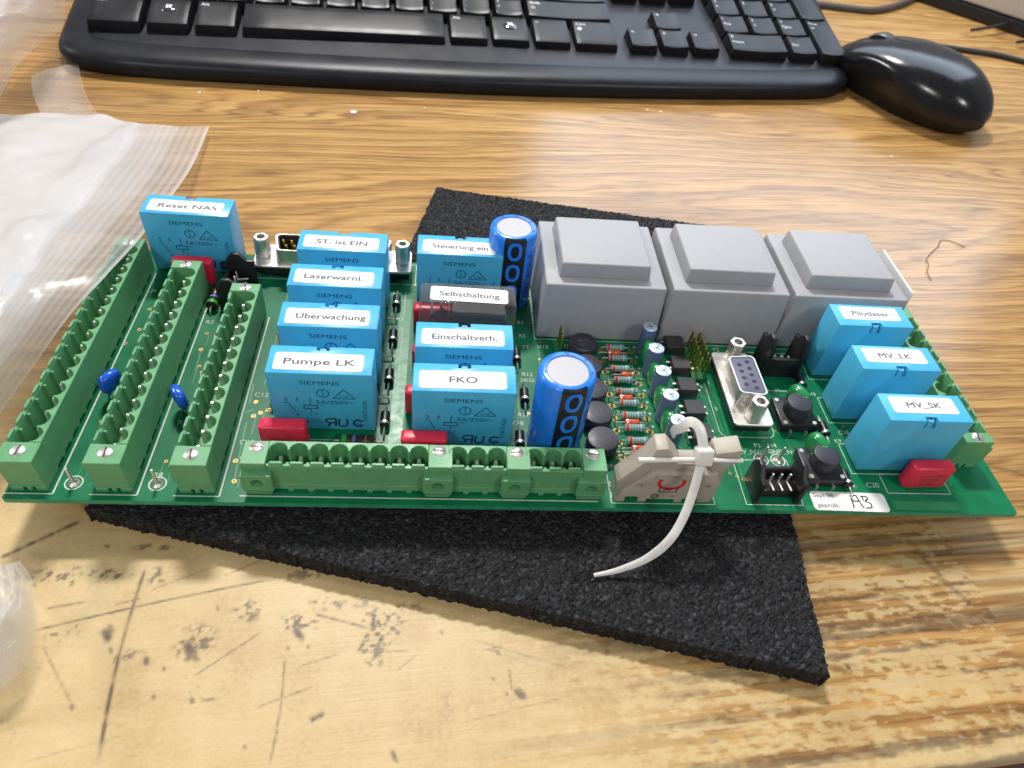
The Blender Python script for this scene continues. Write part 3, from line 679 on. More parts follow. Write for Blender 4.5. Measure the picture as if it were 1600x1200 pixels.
# transparent relay
m = MB(); m.box(0, 29, 0, 10.4, 1.2, 23.0); cl = part('relay', m.mesh('relay', 'smoky_clear', smooth=50, bevel=1.3, bseg=4), (95.4, 43.2, 0)); cl['label'] = 'clear-cased relay with a white sticker reading Selbsthaltung'
m = MB(); m.box(.6, 28.4, .6, 9.8, .2, 3.5); link('base', m.mesh('base', 'black_plastic', bevel=.2), cl)
m = MB(); m.box(12, 26.5, 2, 8.6, 4, 15.5); m.lathe([(3.6, 0), (3.6, 9.5)], 18, M=Matrix.Translation((14.5, 5.2, 9.5)) @ Matrix.Rotation(math.pi/2, 4, 'Y')); link('coil', m.mesh('coil', 'sleeve_black', bevel=.3), cl)
m = MB(); m.box(3.4, 4.0, 2.2, 8.2, 3, 17); m.box(6.2, 6.8, 2.2, 8.2, 3, 18.5); m.box(8.6, 9.2, 2.2, 8.2, 3, 17.2); m.box(10, 26, 2.4, 8.0, 16, 17); m.lathe([(.9,0),(.9,1.2)], 10, M=Matrix.Translation((4.2, 3.5, 15.5))); m.lathe([(.9,0),(.9,1.2)], 10, M=Matrix.Translation((6.9, 3.5, 16.8)))
link('contact_spring', m.mesh('contact_spring', 'black_matte'), cl)
s = (14.8, 4.7, 23.02); link('sticker', STK, cl, s, -.03); link('lettering', lettering('Selbsthaltung', 3.1, 1.1), cl, s, -.03)

# ---- red film capacitors -----------------------------------------------------
m = MB(); m.box(0, 12.6, 0, 4.2, .4, 9.6); m.mesh
REDCAP = m.mesh('film_capacitor', 'red_plastic', smooth=40, bevel=1.0, bseg=3)
lm = MB(); put_text(lm, '0,1µF 250V', 6.3, -.05, 6.6, 1.5, 1.1, plane='xz'); put_text(lm, 'MKS X2', 6.3, -.05, 4.6, 1.5, 1.1, plane='xz'); put_text(lm, '5-100', 6.3, -.05, 2.6, 1.5, 1.1, plane='xz')
REDPRINT = lm.mesh('marking', 'mark_brown', smooth=0)
wl = MB(); wl.tube([(2,2,1),(2,2,-.3)], .3, 6); wl.tube([(10.6,2,1),(10.6,2,-.3)], .3, 6); REDLEAD = wl.mesh('lead', 'tin')
def redcap(x, y, rz=0):
    o = part('film_capacitor', REDCAP, (x, y, 0), rz); link('marking', REDPRINT, o); link('lead', REDLEAD, o); return o
for x, y in ((54.4, 5.6), (53.2, 24.8), (53.0, 42.6), (53.4, 60.2), (92.2, 2.6), (92.4, 19.6), (93.6, 36.6), (93.0, 56.0), (13.9, 74.2)): redcap(x, y)
redcap(236.6, -3.6, .03)

# ---- transformers --------------------------------------------------------------
def transformer_mesh():
    m = MB(); m.frus((0, 40.6, 0, 36), (.95, 39.6, .6, 35.2), .2, 22.2)
    m.frus((5.2, 34.6, 4.6, 31.0), (5.8, 34.0, 5.0, 30.4), 22.0, 27.4)
    return m.mesh('transformer', 'grey_plastic', smooth=40, bevel=.55, bseg=3)
TRA = transformer_mesh()
for x, lb in ((133.3, 'grey potted transformer beside the large blue capacitor'), (174.3, 'middle one of three grey potted transformers'), (214.9, 'grey potted transformer behind the plain blue relays')):
    part('transformer', TRA, (x, 55.3, 0))['label'] = lb
m = MB(); m.box(0, .7, 0, 24, 2, 23.4); part('insulating_plate', m.mesh('insulating_plate', 'paper_white', bevel=.1), (256.0, 58.5, 0))

# ---- large electrolytic capacitors ---------------------------------------------
def big_cap(x, y, h, ang):
    r = 7.75
    m = MB(); m.lathe([(r-.3, .4), (r, 1.0), (r, 2.2), (r-.25, 2.7), (r, 3.3), (r, h-1.2), (r-.25, h-.45), (r-.9, h-.02), (r-2.1, h), (r-2.25, h-.35)], 48)
    o = part('electrolytic_capacitor', m.mesh('electrolytic_capacitor', 'sleeve_blue', smooth=50), (x, y, 0))
    m = MB(); m.lathe([(r-2.2, h-1), (r-2.2, h-.30)], 40); 
    link('vent_top', m.mesh('vent_top', 'aluminium'), o)
    m = MB(); vs = []; a0, a1 = ang-.47, ang+.47; prof = [(r+.04, 1.2), (r+.04, h-1.2), (r-.20, h-.40), (r-.9, h+.04)]
    for rr, z in prof:
        for i in range(11):
            a = a0+(a1-a0)*i/10; vs.append((rr*math.cos(a), rr*math.sin(a), z))
    m.add(vs, [(j*11+i, j*11+i+1, (j+1)*11+i+1, (j+1)*11+i) for j in range(3) for i in range(10)])
    link('stripe', m.mesh('stripe', 'sleeve_black'), o)
    m = MB()
    for zc in [h-4.4-8.4*k for k in range(3)]:
        for s_in, rad in ((1.0, r+.08),):
            for k in range(24):
                q = []
                for kk in (k, k+1):
                    t = 2*math.pi*kk/24
                    for f in (1.0, .55):
                        rx_, rz_ = 2.35*f, 3.5*(f if f == 1 else .66)
                        a = ang+rx_*math.copysign(abs(math.cos(t))**.8, math.cos(t))/r; q.append((rad*math.cos(a), rad*math.sin(a), zc+rz_*math.copysign(abs(math.sin(t))**.9, math.sin(t))))
                m.add(q, [(0,1,3,2)])
    link('minus_mark', m.mesh('minus_mark', 'sleeve_blue', smooth=60), o)
    m = MB()
    for k, tx in enumerate(('PC', '0', '00', 'V5', 'µF', '03')):
        a = ang+1.2+k*.85; M = Matrix.Rotation(a-math.pi/2, 4, 'Z') @ Matrix.Translation((0, r-1.35, h+.03)); q = MB(); put_text(q, tx, 0, 0, 0, 1.5); m.add(q.v, q.f, 0, M)
    for k, (tx, z) in enumerate((('4700µF', h*.62), ('63V', h*.3))):
        vs, fs = text2d(tx); m.add([((r+.06)*math.cos(ang+.95-v[1]*3.2/r), (r+.06)*math.sin(ang+.95-v[1]*3.2/r), z+v[0]*3.2) for v in vs], fs)
    link('marking', m.mesh('marking', 'ink_dark', smooth=0), o)
    return o
big_cap(124.4, 75.2, 29.5, math.radians(-88))['label'] = 'large blue electrolytic capacitor beside the relay reading Steuerung ein'
big_cap(135.4, 11.3, 29.5, math.radians(-79))['label'] = 'large blue electrolytic capacitor beside the relay reading FKO'

# ---- small parts -----------------------------------------------------------------
def small_cap():
    m = MB(); m.lathe([(2.35, .2), (2.5, .6), (2.5, 1.4), (2.35, 1.8), (2.5, 2.2), (2.5, 10.3), (2.35, 10.9)], 24); return m.mesh('electrolytic_capacitor', 'sleeve_slate', smooth=50)
SC = small_cap(); m = MB(); m.lathe([(2.33, 10.7), (2.33, 11.1), (2.05, 11.2)], 24); m.box(-1.2, 1.2, -.12, .12, 11.19, 11.23, 1); m.box(-.12, .12, -1.2, 1.2, 11.19, 11.23, 1); SCT = m.mesh('vent_top', ['aluminium_blue', 'ink_dark'])
m = MB(); m.lathe([(4.55, .3), (4.65, .8), (4.65, 4.6), (4.4, 5.1), (4.1, 5.2)], 32); IND = m.mesh('inductor', 'ferrite_black', smooth=40)
m = MB(); put_text(m, '681K', 0, .8, 5.24, 1.9); put_text(m, '9822', 0, -1.2, 5.24, 1.6); INDP = m.mesh('marking', 'ink_grey', smooth=0)
def axial(body, bands, r, L, span, leadz=1.5, mats=None):
    m = MB(); M = Matrix.Translation((0, 0, leadz)) @ Matrix.Rotation(math.pi/2, 4, 'Y')
    prof = [(r*.55, -L/2), (r*1.06, -L/2+.35), (r*1.06, -L/2+L*.2), (r*.9, -L/2+L*.27), (r*.9, L/2-L*.27), (r*1.06, L/2-L*.2), (r*1.06, L/2-.35), (r*.55, L/2)] if bands else [(r*.7, -L/2), (r, -L/2+.3), (r, L/2-.3), (r*.7, L/2)]
    m.lathe(prof, 14, M=M)
    for p, w, mi in (bands or []):
        rr = r*1.08 if abs(p) > L*.29 else r*.94
        m.lathe([(rr, p-w/2), (rr, p+w/2)], 14, M=M, cap=False, mi=mi)
    k = len(mats)-1
    m.tube([(-span/2, 0, -.2), (-span/2, 0, leadz*.7), (-span/2+.5, 0, leadz), (-L/2+.1, 0, leadz)], .28, 6, k)
    m.tube([(span/2, 0, -.2), (span/2, 0, leadz*.7), (span/2-.5, 0, leadz), (L/2-.1, 0, leadz)], .28, 6, k)
    return m
RES = axial(1, [(-2.3,.8,1),(-1.15,.45,2),(-.35,.45,2),(.45,.45,2),(1.25,.45,2),(2.3,.7,2)], 1.15, 6.2, 10.2, 1.5, ['a','b','c','d']).mesh('resistor', ['resistor_body', 'band_red', 'band_teal', 'tin'], smooth=50)
RESB = axial(1, [(-3.6,1.3,1),(-.9,.8,2),(1.2,.0,1),(2.6,.9,3)], 1.75, 9.6, 13.5, 1.9, ['a']*5).mesh('resistor', ['resistor_brown', 'band_green', 'band_blue', 'band_gold', 'tin'], smooth=50)
GLD = axial(1, None, .95, 4.4, 10.2, 1.4, ['a','b']); GLD.lathe([(1.0, -1.9), (1.0, -1.2)], 14, 1, M=Matrix.Translation((0,0,1.4)) @ Matrix.Rotation(math.pi/2, 4, 'Y'), cap=False)
GLD = GLD.mesh('diode', ['glass_orange', 'tin'], smooth=50)
_d = axial(1, None, 1.35, 5.4, 11.5, 1.6, ['a','b']); _d.lathe([(1.38, 1.2), (1.38, 2.0)], 14, 1, M=Matrix.Translation((0,0,1.6)) @ Matrix.Rotation(math.pi/2, 4, 'Y'), cap=False)
DIO = _d.mesh('diode', ['black_plastic', 'tin'], smooth=50)
m = MB(); m.frus((0,6.4,0,6.2), (.3,6.1,.3,5.9), .6, 3.7); OPT = m.mesh('optocoupler', 'black_matte', bevel=.15, bseg=1)
m = MB()
for x, s_ in ((-.9, -1), (7.3, 1)):
    for y in (1.8, 4.4): m.box(x-.15 if s_ < 0 else x-.15, x+.15, y-.35, y+.35, -.1, 2.1); m.box(min(x, x-s_*1.0), max(x, x-s_*1.0), y-.35, y+.35, 1.9, 2.2)
OPTL = m.mesh('lead', 'tin')
def pillow(w, d, h):
    m = MB(); vs = []; fs = []; nu, nv = 18, 10
    for j in range(nv+1):
        ph = -math.pi/2+math.pi*j/nv
        for i in range(nu):
            th = 2*math.pi*i/nu; e = lambda c, p: math.copysign(abs(c)**p, c)
            vs.append((w/2*e(math.cos(th), .7)*e(math.cos(ph), .6), d/2*e(math.sin(th), .8)*e(math.cos(ph), .6), h/2+h/2*e(math.sin(ph), .75)))
    for j in range(nv):
        for i in range(nu): fs.append((j*nu+i, j*nu+(i+1)%nu, (j+1)*nu+(i+1)%nu, (j+1)*nu+i))
    m.add(vs, fs); return m
GRC = pillow(3.6, 7.4, 8.0).mesh('film_capacitor', 'film_green', smooth=60)
GRC2 = pillow(4.4, 8.2, 8.6).mesh('film_capacitor', 'film_green', smooth=60)
for k in range(5):
    y = 50.6-9.85*k; xx = 169.1+.27*k
    o = part('electrolytic_capacitor', SC, (xx, y, 0)); link('vent_top', SCT, o, (0,0,0), random.random())
    if k < 4: part('film_capacitor', GRC, (xx-.2, y-4.9, .2), .0)
    o = part('inductor', IND, (148.0+.27*k, 48.5-9.93*k, 0)); link('marking', INDP, o, (0,0,0), random.uniform(-.3, .3))
    part('resistor', RES, (159.4+.25*k, 50.3-9.8*k, 0)); part('resistor', RES, (159.5+.25*k, 45.4-9.8*k, 0), random.uniform(-.03,.03))
    part('diode', GLD, (158.6+(3 if k == 1 else .4*k), 47.9-9.9*k, 0), math.pi if k == 1 else 0)
    o = part('optocoupler', OPT, (176.2+.12*k, 49.0-9.6*k, 0)); link('lead', OPTL, o)
HP = math.pi/2
for y in (68.8, 51.4, 33.8, 16.5): part('diode', DIO, (86.9, y, 0), -HP)
for x, y in ((126.4, 44.6), (127.9, 27.5), (125.6, 10.6)): part('diode', DIO, (x, y, 0), -HP)
for y in (60.0, 42.6, 25.0): part('diode', DIO, (81.6, y, 0), 0)
part('resistor', RESB, (80.0, 8.2, 0), 0); part('resistor', RESB, (28.3, 66.6, 0), HP)
for x, y in ((219.8, 17.4), (219.8, -1.2), (219.2, 37.6)): part('diode', DIO, (x, y, 0), HP+math.pi)
part('film_capacitor', GRC2, (213.6, 27.2, .2), .35); part('film_capacitor', GRC2, (213.0, 7.8, .2), .35)
# blue disc capacitors
m = pillow(3.4, 6.8, 6.6); m.tube([(0,-1.6,.8),(0,-1.9,-2.6)], .3, 6, 1); m.tube([(0,1.6,.8),(0,1.9,-2.6)], .3, 6, 1); m.lathe([(.45,-1.2),(1.0,.3),(1.2,1.2)], 10, 0, M=Matrix.Translation((0,-1.2,0)))
DISC = m.mesh('disc_capacitor', ['disc_blue', 'tin'], smooth=60)
part('disc_capacitor', DISC, (10.3, 24.4, 2.6), -.5, rot=(0, .12, -.55)); part('disc_capacitor', DISC, (30.8, 19.4, 2.6), rot=(0, -.12, .6))
# test pins
m = MB(); m.lathe([(1.5,.02),(1.5,.12),(.9,.5),(.5,.9),(.42,5.6),(.3,6.0)], 12); m2 = MB(); ring(m2, 0, 0, 2.1, .18, .07, 18, 0, 'xy')
TP = m.mesh('test_pin', 'steel', smooth=50); TR = m2.mesh('ring_print', 'silk_white', smooth=0)
for x, y, a in ((9.8, -6.2, -.22), (30.3, -6.1, -.16), (202.2, 6.2, .12), (197.1, 6.3, .1)):
    o = part('test_pin', TP, (x, y, 0)); link('ring_print', TR, o)
# gold pin strips
def pin_strip(x, y, n, cols):
    m = MB(); m.box(-1.27*cols, 1.27*cols, -1.27, n*2.54-1.27, 0, 1.6); o = part('pin_strip', m.mesh('pin_strip', 'mask_green', bevel=.15, bseg=1), (x, y, 0))
    q = MB(); q.frus((-.32,.32,-.32,.32), (-.32,.32,-.32,.32), 1, 9.2); q.frus((-.32,.32,-.32,.32), (-.12,.12,-.12,.12), 9.2, 9.8); me = q.mesh('contact_pin', 'gold', smooth=0)
    for i in range(n):
        for c in range(cols): link('contact_pin', me, o, ((c-(cols-1)/2)*2.54, i*2.54, 0))
pin_strip(140.3, 46.0, 3, 1); pin_strip(185.2, 38.4, 6, 2)
# push buttons
m = MB(); m.box(-5.9, 5.9, -5.9, 5.9, .3, 3.6); BTN = m.mesh('push_button', 'black_plastic', bevel=.5)
m = MB(); m.lathe([(3.9, 3.5), (3.9, 7.6), (3.75, 7.95), (3.5, 8.05)], 32); BTNC = m.mesh('button_cap', 'ferrite_black', smooth=40)
m = MB()
for x in (-2.5, 2.5):
    for s_ in (-1, 1): m.box(x-.4, x+.4, min(s_*5.7, s_*6.5), max(s_*5.7, s_*6.5), -.1, 1.2)
    for yy in (-4.6, 4.6): m.lathe([(.8,3.5),(.7,3.75)], 8, M=Matrix.Translation((x*1.85, yy, 0)))
BTNL = m.mesh('lead', 'tin')
for x, y in ((211.6, 22.6), (213.0, 2.6)):
    o = part('push_button', BTN, (x, y, 0)); link('button_cap', BTNC, o); link('lead', BTNL, o)
# black shrouded headers
def shroud(x, y, rz, n=4, w=13.6, h=11.5):
    m = MB(); wall = [(-5.8, 0), (3.4, 0), (3.4, h*.72), (1.2, h), (-1.2, h), (-3.4, h*.78), (-5.8, h*.78)]
    for s_ in (-1, 1):
        x0 = s_*w/2; M = Matrix(((0,0,1,0),(1,0,0,0),(0,1,0,0),(0,0,0,1)))
        m.prism(wall, min(x0, x0-s_*1.5), max(x0, x0-s_*1.5), 0, M)
    m.box(-w/2+1.5, w/2-1.5, -3.6, 3.2, .3, 3.4); m.box(-w/2+1.5, w/2-1.5, 1.9, 3.3, 3.4, h*.52)
    o = part('shrouded_header', m.mesh('shrouded_header', 'black_plastic', smooth=30, bevel=.3), (x, y, 0), rz)
    q = MB(); q.tube([(0,0,1),(0,0,6.6)], .33, 6); q.tube([(0,0,3.4),(0,-3.6,3.9)], .3, 6); me = q.mesh('contact_pin', 'pin_tin')
    for i in range(n): link('contact_pin', me, o, ((i-(n-1)/2)*2.54, -.2, 0))
    return o
shroud(196.6, -3.6, 0)['label'] = 'black shrouded header at the front edge beside the paper sticker'
shroud(212.6, 43.6, math.pi, 3, 12.5, 15.5)['label'] = 'black shrouded header behind the push buttons'
shroud(34.0, 70.5, HP, 4, 15, 12)['label'] = 'black shrouded header beside the relay reading Reset NAS'

# ---- sub-D connectors ---------------------------------------------------------------
def dshape(L, D, r=1.6):
    return rrect(-L/2, L/2, -D/2, D/2, r, 4)
def standoff_mesh(h):
    m = MB(); hx = [(2.7*math.cos(math.radians(60*i)), 2.7*math.sin(math.radians(60*i))) for i in range(6)]
    m.prism(hx, 0, h); me = m.mesh('standoff', 'steel', smooth=20, bevel=.35)
    c = MB(); c.lathe([(1.35, h-4), (1.35, h+1)], 14); return bool_cut(me, c)
def dsub(x, y, rz, flange, screws, L, female, label):
    m = MB(); m.box(-L/2-1.5, L/2+1.5, -4.2, 4.2, 0, 5.0); m.box(-flange/2+.6, flange/2-.6, -5.6, 5.6, 2.2, 5.0); o = part('serial_connector', m.mesh('serial_connector', 'black_plastic', bevel=.3), (x, y, 0), rz); o['label'] = label
    m = MB(); m.prism(rrect(-flange/2, flange/2, -6.1, 6.1, 1.2), 5.0, 5.9); link('flange', m.mesh('flange', 'tin', bevel=.15, bseg=1), o)
    D = 8.6 if female else 9.4; poly = [(px*(1 if py > 0 else .93), py) for px, py in dshape(L, D)]; n = len(poly); zt = 11.6
    m = MB(); vs = [(a*1.04, b*1.06, 5.8) for a, b in poly]+[(a, b, 7.0) for a, b in poly]+[(a, b, zt) for a, b in poly]+[(a*.96-(.0), b*.90, zt) for a, b in poly]+[(a*.96, b*.90, 6.2) for a, b in poly]
    fs = [(j*n+i, j*n+(i+1)%n, (j+1)*n+(i+1)%n, (j+1)*n+i) for j in range(4) for i in range(n)]
    m.add(vs, fs); link('shell', m.mesh('shell', 'steel', smooth=40), o)
    pins = []
    k = {5: (5, 4), 13: (13, 12)}[5 if L < 25 else 13]
    for row, cnt in enumerate(k):
        for i in range(cnt): pins.append(((i-(cnt-1)/2)*2.77, 1.42 if row == 0 else -1.42))
    if female:
        m = MB(); m.prism([(a*.95, b*.89) for a, b in poly], 6, zt-.15); link('insert', m.mesh('insert', 'socket_grey', bevel=.2), o)
        q = MB(); q.lathe([(.72, zt-.16), (.72, zt-.11)], 12); me = q.mesh('socket', 'ink_black')
        for a, b in pins: link('socket', me, o, (a, b, 0))
    else:
        m = MB(); m.prism([(a*.95, b*.89) for a, b in poly], 6, 7.0); link('insert', m.mesh('insert', 'black_plastic'), o)
        q = MB(); n2 = len(poly); q.add([(a*.955, b*.893, z) for z in (6.9, zt-.25) for a, b in poly]+[(a*.935, b*.86, z) for z in (zt-.25, 6.9) for a, b in poly], [(j*n2+i, j*n2+(i+1)%n2, (j+1)*n2+(i+1)%n2, (j+1)*n2+i) for j in range(3) for i in range(n2)]); link('liner', q.mesh('liner', 'ink_black'), o)
        q = MB(); q.lathe([(.5, 6.8), (.5, 11), (.25, 11.4)], 10); me = q.mesh('contact_pin', 'gold')
        for a, b in pins: link('contact_pin', me, o, (a, b, 0))
    so = standoff_mesh(7.5)
    for s_ in (-1, 1): link('standoff', so, o, (s_*screws/2, 0, 5.9), .3)
    if female:
        m = MB(); put_text(m, 'SIEMENS', 0, -5.1, 5.93, 1.6, 1.1); put_text(m, 'X6', 10, -5.1, 5.93, 1.6); link('marking', m.mesh('marking', 'ink_grey', smooth=0), o)
    return o
dsub(64.6, 85.2, 0, 53.0, 47.0, 39.0, False, 'wide silver plug connector with two hex posts behind the relays')
dsub(195.6, 30.0, -HP, 30.8, 25.0, 16.6, True, 'nine-hole silver socket connector with two hex posts')

# ---- beige ribbon connector ---------------------------------------------------------
bc = MB()
prof = [(0, 0), (26.5, 0), (27.4, 3), (27.2, 9.5), (25.5, 13.0), (7.6, 13.0), (1.4, 5.5)]
M = Matrix(((1,0,0,0),(0,0,1,0),(0,1,0,0),(0,0,0,1)))
bc.prism(prof, 0, 7.2, 0, M)
bc.box(6.5, 21.5, 1.4, 6.4, 13.2, 15.6); bc.box(7.5, 11.5, .9, 3, 13.2, 14.8); bc.box(16.5, 20.5, .9, 3, 13.2, 14.8)
me = bc.mesh('ribbon_connector', 'beige', smooth=35, bevel=.35)
cut = MB(); cut.box(2.6, 6.4, -1, 3.4, -1, 2.6); cut.box(8.6, 16.6, -1, 2.6, -1, 1.6); cut.box(18.6, 23, -1, 3.4, -1, 1.9)
cut.lathe([(1.0, -1), (1.0, 1.0)], 12, M=Matrix.Translation((5.5, 0, 7.6)) @ Matrix.Rotation(-HP, 4, 'X')); cut.lathe([(1.0, -1), (1.0, 1.0)], 12, M=Matrix.Translation((24, 0, 7.6)) @ Matrix.Rotation(-HP, 4, 'X'))
cut.box(9, 20, -.5, .8, 11.0, 12.4)
me = bool_cut(me, cut)
rc = part('ribbon_connector', me, (150.6, -9.3, 0)); rc['label'] = 'beige latched ribbon connector held by a white cable tie'
for x0, s_ in ((1.2, 1), (26.6, -1)):
    q = MB(); sh = [(-1.6, 4.5), (-.2, 4.0), (6.2, 13.4), (12.0, 15.0), (12.6, 17.6), (8.6, 22.4), (5.6, 22.0), (4.2, 17.4), (-2.0, 8)]
    if s_ < 0: sh = [(.4, 6), (-2.2, 6), (-2.8, 13.4), (-4.4, 16), (-4.0, 20.8), (2.6, 22.4), (3.0, 18.2), (.8, 14), (1.2, 8)]
    q.prism(sh, .8, 6.2, 0, M); link('latch', q.mesh('latch', 'beige', smooth=35, bevel=.35), rc, (x0, 0, 0))
q = MB(); ring(q, 13.8, 9.2, 2.7, .5, -.06, 22, 0, 'xz', 1.25, math.radians(150), math.radians(390)); link('marking', q.mesh('marking', 'mark_red', smooth=0), rc).__setitem__('label', 'red open ring mark')
q = MB(); stroke(q, [(11.2,7.2),(11.2,5),(16,5),(16,7.2)], .35, -.06); put_text(q, 'IU', 13.6, -.06, 6.4, 1.9, plane='xz'); ring(q, 10.6, 3.0, .8, .25, -.06); put_text(q, '3M', 15.6, -.06, 3.0, 1.4, plane='xz'); link('marking', q.mesh('marking', 'mark_brown', smooth=0), rc)

# ---- paper sticker on the board ----------------------------------------------------------
a, b_, c, d = at(1267,768,0), at(1384,773,0), at(1386,801,0), at(1275,798,0)
o = part('sticker', sticker_mesh(-11.2, 11.2, -3.2, 3.2, 1.2), (219.0, -8.1, .03), -.02); o['label'] = 'white paper sticker with a date and handwritten initials'
m = MB(); put_text(m, 'Sept 98', -10.2, 1.9, .12, 1.9, 1.05, align='l'); put_text(m, 'geprüft:', -10.0, -1.5, .12, 1.9, 1.1, align='l'); link('lettering', m.mesh('lettering', 'ink_grey', smooth=0), o)
m = MB(); stroke(m, [(.6,-2.1),(1.0,2.0),(2.6,2.2),(3.2,-1.2),(3.6,-2.0)], .38, .13, 'xy'); stroke(m, [(.9,.2),(3.0,.2)], .34, .13, 'xy')
stroke(m, [(3.9,1.9),(5.6,1.9),(5.9,1.2),(4.7,.3),(6.2,-.4),(6.0,-1.8),(4.2,-2.1)], .38, .13, 'xy'); stroke(m, [(4.3,1.9),(4.3,.4)], .34, .13, 'xy'); link('handwriting', m.mesh('handwriting', 'ink_black', smooth=0), o)

# ================================================================== CABLE TIE
def curve_pts(pts, n=8):
    P_ = [np.array(p, float) for p in pts]; P_ = [2*P_[0]-P_[1]]+P_+[2*P_[-1]-P_[-2]]; out = []
    for i in range(1, len(P_)-2):
        for k in range(n):
            t = k/n; p0, p1, p2, p3 = P_[i-1:i+3]
            out.append(.5*((2*p1)+(-p0+p2)*t+(2*p0-5*p1+4*p2-p3)*t*t+(-p0+3*p1-3*p2+p3)*t**3))
    out.append(P_[-2]); return out
head = at(1099, 712, 20.5)
tail = [at(928,899,-5.4), at(965,891,-4.4), at(1010,873,-1.5), at(1045,845,3.5), at(1068,808,8), at(1084,765,13.5), at(1094,728,18.6), head]
loop = [head, at(1098,690,23.5), at(1092,668,26), at(1078,659,26.5), at(1066,668,24), at(1060,690,20.5)+np.array([0,4,0]), at(1060,715,15)+np.array([0,8,0])]
tie = root('cable_tie', 'white nylon cable tie looped through the beige connector, its tail hanging over the pad', 'cable tie', (float(head[0]), float(head[1]), PT))
org = np.array([head[0], head[1], PT])
def tie_strip(pts, name, w0, w1, th):
    c = [p-org for p in curve_pts(pts)]; n = len(c)
    q = MB(); q.tube(c, th, flat=[w0+(w1-w0)*min(1, i/(n*.35)) for i in range(n)], up=(0,-.75,.65)); return link(name, q.mesh(name, 'nylon', smooth=60), tie)
tie_strip(tail, 'strap', .45, 1.15, .38); tie_strip(loop, 'loop', 1.3, 1.3, .38)
q = MB(); q.box(-2.3, 2.3, -1.8, 1.8, -2.5, 2.2); o = link('locking_head', q.mesh('locking_head', 'nylon', smooth=40, bevel=.7, bseg=3), tie, tuple(head-org), rot=(-.5, .05, .05))
l, r = at(997,719,18.6), at(1160,720,19.4)
q = MB(); q.tube([l-org+np.array([0,0,0]), (l+r)/2-org+np.array([0,0,.3]), r-org], [.75,.7,.6], 8); link('cross_strap', q.mesh('cross_strap', 'nylon', smooth=60), tie)

# ================================================================== KEYBOARD
K0 = at(134, 48, -1.5); K1 = at(1319.6, 103, -1.5); KA = math.atan2(K1[1]-K0[1], K1[0]-K0[0]); U = float(np.linalg.norm(K1-K0))/22.5
kb = root('keyboard', 'black full-size computer keyboard with curved palm edge', 'keyboard', (float(K0[0]), float(K0[1]), DESK), KA)
KT = .17
def kz(y): return 11.5+KT*y
ctrl = [(-14.5,60),(-14.5,30),(-14.4,10),(-13.2,-5),(-8,-17),(4,-24.5),(32,-29.2),(86,-32),(150,-34),(216,-34.4),(290,-32.4),(350,-29),(396,-25),(416,-19),(427,-7),(432,10),(436,45),(441,110)]
outl = [tuple(p) for p in curve_pts([(a, b_, 0) for a, b_ in ctrl], 4)]; outl = [(a, b_) for a, b_, _ in outl]
outl = [(-14.5, 150)]+outl+[(444, 150)]
def inset(poly, d):
    n = len(poly); out = []
    for i in range(n):
        a, b_, c = (Vector(poly[(i+k-1) % n]) for k in range(3))
        t = ((b_-a).normalized()+(c-b_).normalized()); t = t.normalized() if t.length > 1e-6 else (c-b_).normalized()
        out.append((b_.x-t.y*d, b_.y+t.x*d))
    return out
q = MB(); rings = [(4.0, .3, 0), (1.8, 1.0, 0), (.7, 4.2, 0), (.9, 5.2, 0), (0, 5.6, 0), (.3, 7.4, 0), (1.6, 9.0, 0), (4.2, 10.4, 0), (8, 11.2, .5), (13, 11.6, 1), (17, 11.5, 1)]
vs = []; n = len(outl)
for d, z, t in rings:
    for a, b_ in inset(outl, d): vs.append((a, b_, z+KT*max(0, b_)*min(1, z/9)))
fs = [(j*n+i, j*n+(i+1)%n, (j+1)*n+(i+1)%n, (j+1)*n+i) for j in range(len(rings)-1) for i in range(n)]
q.add(vs, fs); q.add(vs[-n:], [tuple(range(n))]); q.add(vs[:n], [tuple(range(n-1,-1,-1))])
q.m = [1 if (j//n) < 3 else 0 for j in range((len(rings)-1)*n)]+[0, 1]
link('body', q.mesh('body', ['keyboard_black', 'keyboard_lip'], smooth=50), kb)
def key_mesh(w, d, h, dish, slope):
    m = MB(); g = .35; nx, ny = 8, 6; ix0, ix1, iy0, iy1 = 2.0, 2.0, 1.1, 2.4
    vs = [(g, g, -2), (w-g, g, -2), (w-g, d-g, -2), (g, d-g, -2)]
    top = []
    for j in range(ny):
        for i in range(nx):
            s_, t = i/(nx-1), j/(ny-1)
            x = ix0+(w-ix0-ix1)*s_; y = iy0+(d-iy0-iy1)*t
            z = h-dish*(1-(2*s_-1)**2)+slope*(t-.4)*4 if dish >= 0 else h+1.1-1.1*(1-t)**2.2
            top.append((x, y, z))
    m.add(vs+top, [])
    T = lambda i, j: 4+j*nx+i
    F = [(T(i,j), T(i+1,j), T(i+1,j+1), T(i,j+1)) for j in range(ny-1) for i in range(nx-1)]
    F += [tuple([0, 1]+[T(i, 0) for i in range(nx-1, -1, -1)]), tuple([2, 3]+[T(i, ny-1) for i in range(nx)]), tuple([1, 2]+[T(nx-1, j) for j in range(ny-1, -1, -1)]), tuple([3, 0]+[T(0, j) for j in range(ny)])]
    m.f += [list(f) for f in F]; m.m += [0]*len(F)
    return m.mesh('key', 'key_black', smooth=30, bevel=.22, bseg=2)
_km = {}; LOW = 1.28
